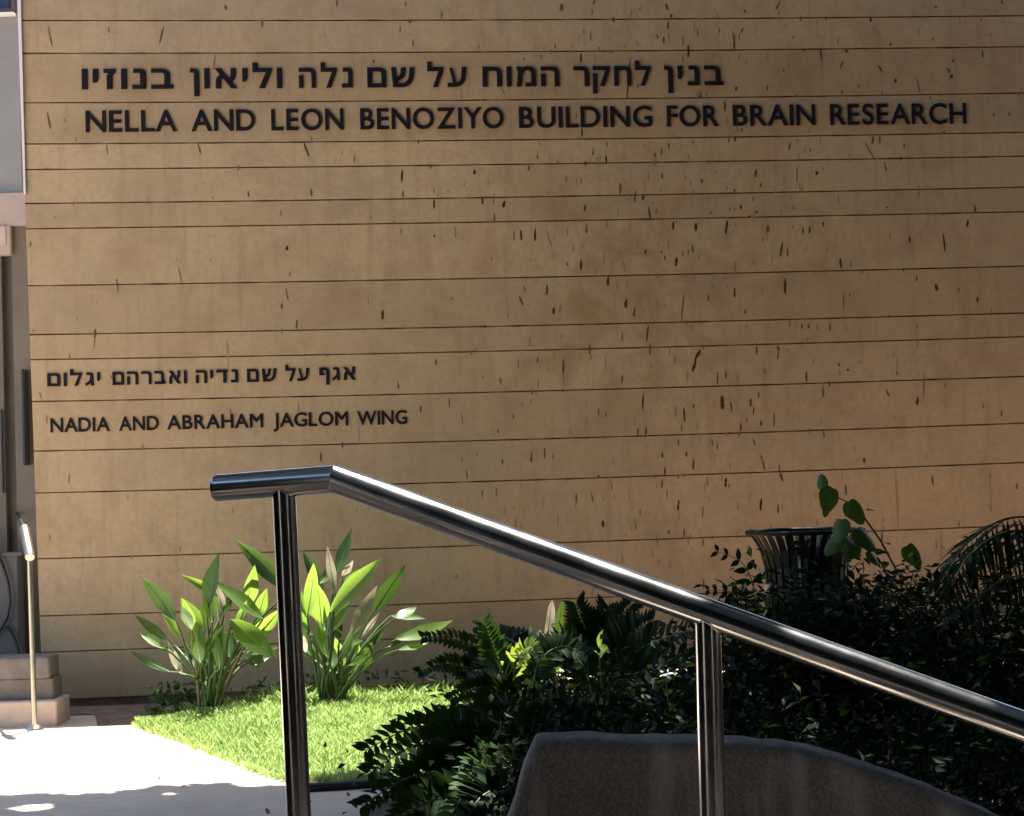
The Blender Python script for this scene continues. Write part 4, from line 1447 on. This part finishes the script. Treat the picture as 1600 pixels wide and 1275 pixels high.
def pbox(m, x0, y0, x1, y1, Y, depth, bev=0.0, left=None):
    a, b = P(x0, y0, Y), P(x1, y1, Y)
    xl = left if left is not None else min(a.x, b.x)
    m.box((xl, Y, min(a.z, b.z)), (max(a.x, b.x), Y + depth, max(a.z, b.z)), 0, bev)


XL = -7.5
front = thing('recessed_building_front', 'recessed grey and off-white building front at the left edge beside the inscribed wall', 'building', (-4.5, YE, 0))
m = MB()
pbox(m, 0, 22, 34, 302, YE + .04, .1, 0, XL)
m.build('grey_panel', M_GREYP, front)
m = MB()
pbox(m, 0, -140, 14, 13, YE + .03, .05, 0, XL)
pane = MB()
w_ = m.build('window_pane', M_GLASS, front)
m = MB()
pbox(m, 0, 13, 18, 19, YE + .02, .08, 0, XL)
pbox(m, 14, -140, 19, 12.7, YE + .02, .08)
m.build('window_frame', M_BROWN, front)
m = MB()
pbox(m, 0, 19, 21, 22.5, YE - .02, .12, 0, XL)
m.build('window_sill', M_WHITE, front)
m = MB()
# white corner trim running up the end of the wall
a0, a1 = W(21.5, -160, 0.02), W(37, 303, 0.02)
b0, b1 = W(28, -160, 0.02), W(40, 303, 0.02)
vs = [a0, b0, b1, a1]
vs += [v - WN * 0.05 for v in vs]
m.add(vs, [(0, 3, 2, 1), (4, 5, 6, 7), (0, 1, 5, 4), (2, 3, 7, 6), (0, 4, 7, 3), (1, 2, 6, 5)])
m.build('corner_trim', M_WHITE, front)
m = MB()
pbox(m, 0, 302, 42, 352, YE - .02, .2, 0, XL)
m.build('lintel', M_PINKW, front)
m = MB()
pbox(m, 17, 352, 75, 1140, YE + .02, .2)
m.build('jamb', M_GREYW, front)
m = MB()
pbox(m, 0, 398, 17, 1140, YE + .20, .06, 0, XL)
m.build('door_panel', M_GREYW, front)
m = MB()
pbox(m, 0, 640, 5, 770, YE + .16, .03)
m.build('door_handle', M_BLACK, front)
m = MB()
pbox(m, 0, 352, 17, 397, YE - .03, .12, 0.006, P(-12, 360, YE).x)
lb = m.build('lamp_box', M_PINKW, front)
m = MB()
pbox(m, 0, 354, 9, 383, YE - .036, .03, 0, P(-8, 360, YE).x)
m.build('lamp_face', M_STEP, lb)
# rear body so that the front is a solid building from the side
m = MB()
m.box((XL, YE + .27, 0), (P(75, 600, YE).x + .05, YE + 3.5, WALL_H + .2))
m.build('rear_body', M_GREYW, front)

m = MB()
a, b = P(35, 577, YE - .06), P(43, 727, YE - .06)
m.box((a.x, YE - .10, b.z), (b.x, YE + .015, a.z), 0, .006)
tag(m.build('wall_plaque', M_BLACK, loc=(a.x, YE - .06, b.z)), 'tall narrow black plate fixed to the grey jamb at the wall corner', 'plaque')

cb = thing('utility_cabinet', 'grey metal cabinet standing in the recess at the left edge', 'cabinet', (P(0, 1030, YE - .12).x, YE - .12, 0.3))
m = MB()
pbox(m, 0, 868, 31, 1030, YE - .16, .16, 0.006, P(-70, 900, YE).x)
m.build('body', M_CABIN, cb)
m = MB()
pbox(m, 0, 864, 33, 868, YE - .18, .19, 0, P(-72, 900, YE).x)
m.build('lid', M_CABIN, cb)
m = MB()
yc = YE - .21
m.tube([P(-14, 850, yc), P(3, 880, yc), P(13, 910, yc), P(16, 940, yc), P(11, 965, yc), P(0, 985, yc), P(-12, 995, yc)], .012, 8)
m.tube([P(-10, 990, yc), P(6, 978, yc), P(17, 985, yc), P(25, 1003, yc), P(31, 1026, yc - .02)], .011, 8)
tag(m.build('black_hose', M_BLACK, loc=P(16, 940, yc)), 'black hose looping in front of the grey cabinet', 'hose')

YS = 12.12
m = MB()
pbox(m, 0, 1028, 78, 1060, YS + .08, .26, 0.012, XL)
lg = m.build('stone_ledge', M_LEDGE, loc=(-3.4, YS + .12, .33))
tag(lg, 'dark rounded stone ledge above the steps at the wall corner', 'ledge')
st_ = thing('entrance_steps', 'two stone entrance steps at the left edge below the dark ledge', 'steps', (-3.4, YS, 0))
m = MB()
pbox(m, 0, 1061, 84, 1096, YS + .10, .24, 0.01, XL)
m.build('upper_step', M_LEDGE, st_)
m = MB()
a, b = P(0, 1097, YS), P(88, 1097, YS)
m.box((XL, YS, -.02), (b.x, YS + .36, P(50, 1096, YS).z), 0, .008)
m.build('lower_step', M_STEP, st_)

sr = thing('small_handrail', 'short sunlit steel handrail with one post standing by the entrance steps', 'handrail', (P(54, 1132, 11.95).x, 11.95, 0))
m = MB()
e0, e1 = P(38, 826, 12.05), P(47, 870, 11.79)
pipe(m, [e0, e1], .031, 24)
end_plug(m, e1, e1 - e0, .0309, 24)
m.build('top_rail', M_DULL, sr)
m = MB()
pb = Vector((P(54, 1131, 11.98).x, 11.98, 0.0))
pt = P(46, 858, pb.y)
pipe(m, [pt, pb], .017, 24)
m.build('post', M_DULL, sr)
m = MB()
m.tube([pb + Vector((0, 0, .0)), pb + Vector((0, 0, .012)), pb + Vector((0, 0, .03))], [.055, .052, .026], 20)
m.build('base_flange', M_DULL, sr)
m = MB()
m.tube([e0, P(31, 812, 12.3), P(26, 803, YE + .03)], .014, 8)
m.build('bracket', M_BLACK, sr)

# ------------------------------------------------------------------ the tree that shades the foreground
def lit_target(c, z0, z1):
    """does this leaf's shadow fall where the photograph has sun?"""
    for z, yl in ((z0, 9.5), (z1, 9.8)):
        k = (c.z - z) / S.z
        gx, gy = c.x - S.x * k, c.y - S.y * k
        nz = 0.10 * math.sin(gx * 3.1) + 0.07 * math.sin(gx * 7.7 + 2)
        if gx < 3.6 and 11.5 < gy < 12.6 and math.sin(gx * 5.1 + 1) + math.sin(gx * 2.3) > -0.9:  # gap left so sun reaches the added bounce strip
            return True
        if gy > yl + nz + (0.15 if gx > -1 else 0) and gx < -0.28 + 0.16 * math.sin(gy * 4):
            return True
    return False


spots = []
for u in np.linspace(0.10, 0.47, 12):
    spots.append((r_b.lerp(r_c, float(u)), 0.03))
for u in np.linspace(0.74, 0.90, 6):
    spots.append((r_b.lerp(r_c, float(u)), 0.01))
for x, y, Y, r_ in [(936, 1022, 8.9, .12), (835, 1012, 9.1, .16), (862, 965, 10.6, .13), (868, 1045, 9.6, .1), (1041, 1056, 7.6, .06), (790, 1020, 9.2, .1), (735, 1225, 6.7, .1)]:
    spots.append((P(x, y, Y), r_))
for q in range(16):       # dapples on the shaded path and the bed
    rr2 = random.Random(500 + q)
    spots.append((Vector((rr2.uniform(-3.2, 2.2), rr2.uniform(6.5, 9.2), 0.05)), rr2.uniform(0.0, 0.05)))


def in_gap(c):
    for p, r_ in spots:
        k = (c.z - p.z) / S.z
        dx, dy = c.x - S.x * k - p.x, c.y - S.y * k - p.y
        if dx * dx + dy * dy < (r_ + 0.09) ** 2:
            return True
    return False


rr = random.Random(21)
tree = thing('shade_tree', 'broad leafy tree standing to the right whose crown shades the foreground', 'tree', (5.2, 5.5, 0))
m = MB()
m.tube([(5.2, 5.5, -.05), (5.15, 5.5, .6), (5.0, 5.4, 2.2), (4.7, 5.3, 3.8), (4.3, 5.2, 5.4)], [.34, .26, .22, .19, .14], 14)
limbs = []
for a, ln in ((2.8, 6.5), (3.5, 6), (2.2, 5), (4.3, 5.5), (0.6, 3), (5.4, 4), (1.6, 4.5)):
    b0 = Vector((4.55, 5.25, rr.uniform(4.4, 5.2)))
    e = Vector((4.4 + math.cos(a) * ln, 5.2 + math.sin(a) * ln, 6.6 + rr.uniform(-.2, .8)))
    mid = b0.lerp(e, .5) + Vector((0, 0, .35))
    m.tube([b0, mid, e], [.11, .07, .025], 8)
m.build('trunk', M_BARK, tree)
pts = []
for k in range(4600):
    x, y = rr.uniform(-4.6, 8.5), rr.uniform(-5.0, 12.6)
    zlo = max(4.5, 2.35 + 0.26 * max(y, 0))
    c = Vector((x, y, rr.uniform(zlo, zlo + 2.0)))
    cr = rr.uniform(0.18, 0.34)
    for q in range(26):
        p = c + Vector((rr.gauss(0, cr), rr.gauss(0, cr), rr.gauss(0, cr * .5)))
        if p.z < max(4.3, 2.05 + 0.26 * max(p.y, 0)):
            continue
        if lit_target(p, 0.0, 1.0) or in_gap(p):
            continue
        pts.append(p)
for k in range(900):
    gx, gy, z = rr.uniform(-3.6, 0.2), rr.uniform(6.8, 9.35), rr.uniform(5.2, 6.6)
    c = Vector((gx + S.x * z / S.z, gy + S.y * z / S.z, z))
    for q in range(12):
        p = c + Vector((rr.gauss(0, .2), rr.gauss(0, .2), rr.gauss(0, .12)))
        if p.z < 2.05 + 0.26 * p.y or lit_target(p, 0.0, 1.0) or in_gap(p):
            continue
        pts.append(p)
for k in range(420):
    gx, gy, z = rr.uniform(-.5, 1.9), rr.uniform(3.8, 4.4), rr.uniform(4.6, 6.0)
    c = Vector((gx + S.x * (z - .9) / S.z, gy + S.y * (z - .9) / S.z, z))
    for q in range(12):
        p = c + Vector((rr.gauss(0, .16), rr.gauss(0, .16), rr.gauss(0, .12)))
        if p.z > 2.05 + 0.26 * p.y and not in_gap(p):
            pts.append(p)
m = MB()
leaf_cloud(m, pts, 0.17, rr, up=0.9, ratio=0.7)
m.build('crown', M_CANOPY, tree)

# ------------------------------------------------------------------ unseen hedges added round the viewpoint to block light
def added_hedge(label, x0, x1, y0, y1, h, n, seed):
    rr_ = random.Random(seed)
    t = thing('added_hedge', label, 'added_hedge', ((x0 + x1) / 2, (y0 + y1) / 2, 0), 'added unseen hedges that darken the foreground')
    m = MB()
    leaf_cloud(m, [Vector((rr_.uniform(x0, x1), rr_.uniform(y0, y1), rr_.uniform(0.02, h))) for _ in range(n)], 0.34, rr_, ratio=0.6)
    m.build('foliage', M_SHRUB, t)
    m = MB()
    for k in range(14):
        x, y = x0 + (x1 - x0) * (k + .5) / 14, y0 + (y1 - y0) * (0.5 if x1 - x0 > y1 - y0 else (k + .5) / 14)
        m.tube([(x, y, -.02), (x + .05, y, h * .5), (x - .05, y, h * .85)], [.03, .022, .01], 6)
    m.build('stem', M_TWIG, t)


added_hedge('tall dark unseen leaf screen added behind the viewpoint, left of its narrow gap', -4.5, 2.7, -2.4, -1.4, 5.2, 16000, 61)
added_hedge('tall dark unseen leaf screen added behind the viewpoint, right of its narrow gap', 3.5, 8.5, -2.4, -1.4, 5.2, 11000, 64)  # gap between the two lets bright streaks reflect in the posts
added_hedge('dark unseen leaf screen added along the left side of the viewpoint', -4.4, -3.5, 0.1, 6.0, 3.6, 12000, 63)
added_hedge('tall dark unseen leaf screen added on the right side of the shaded bed', 6.4, 7.6, -2.4, 12.9, 6.2, 26000, 62)
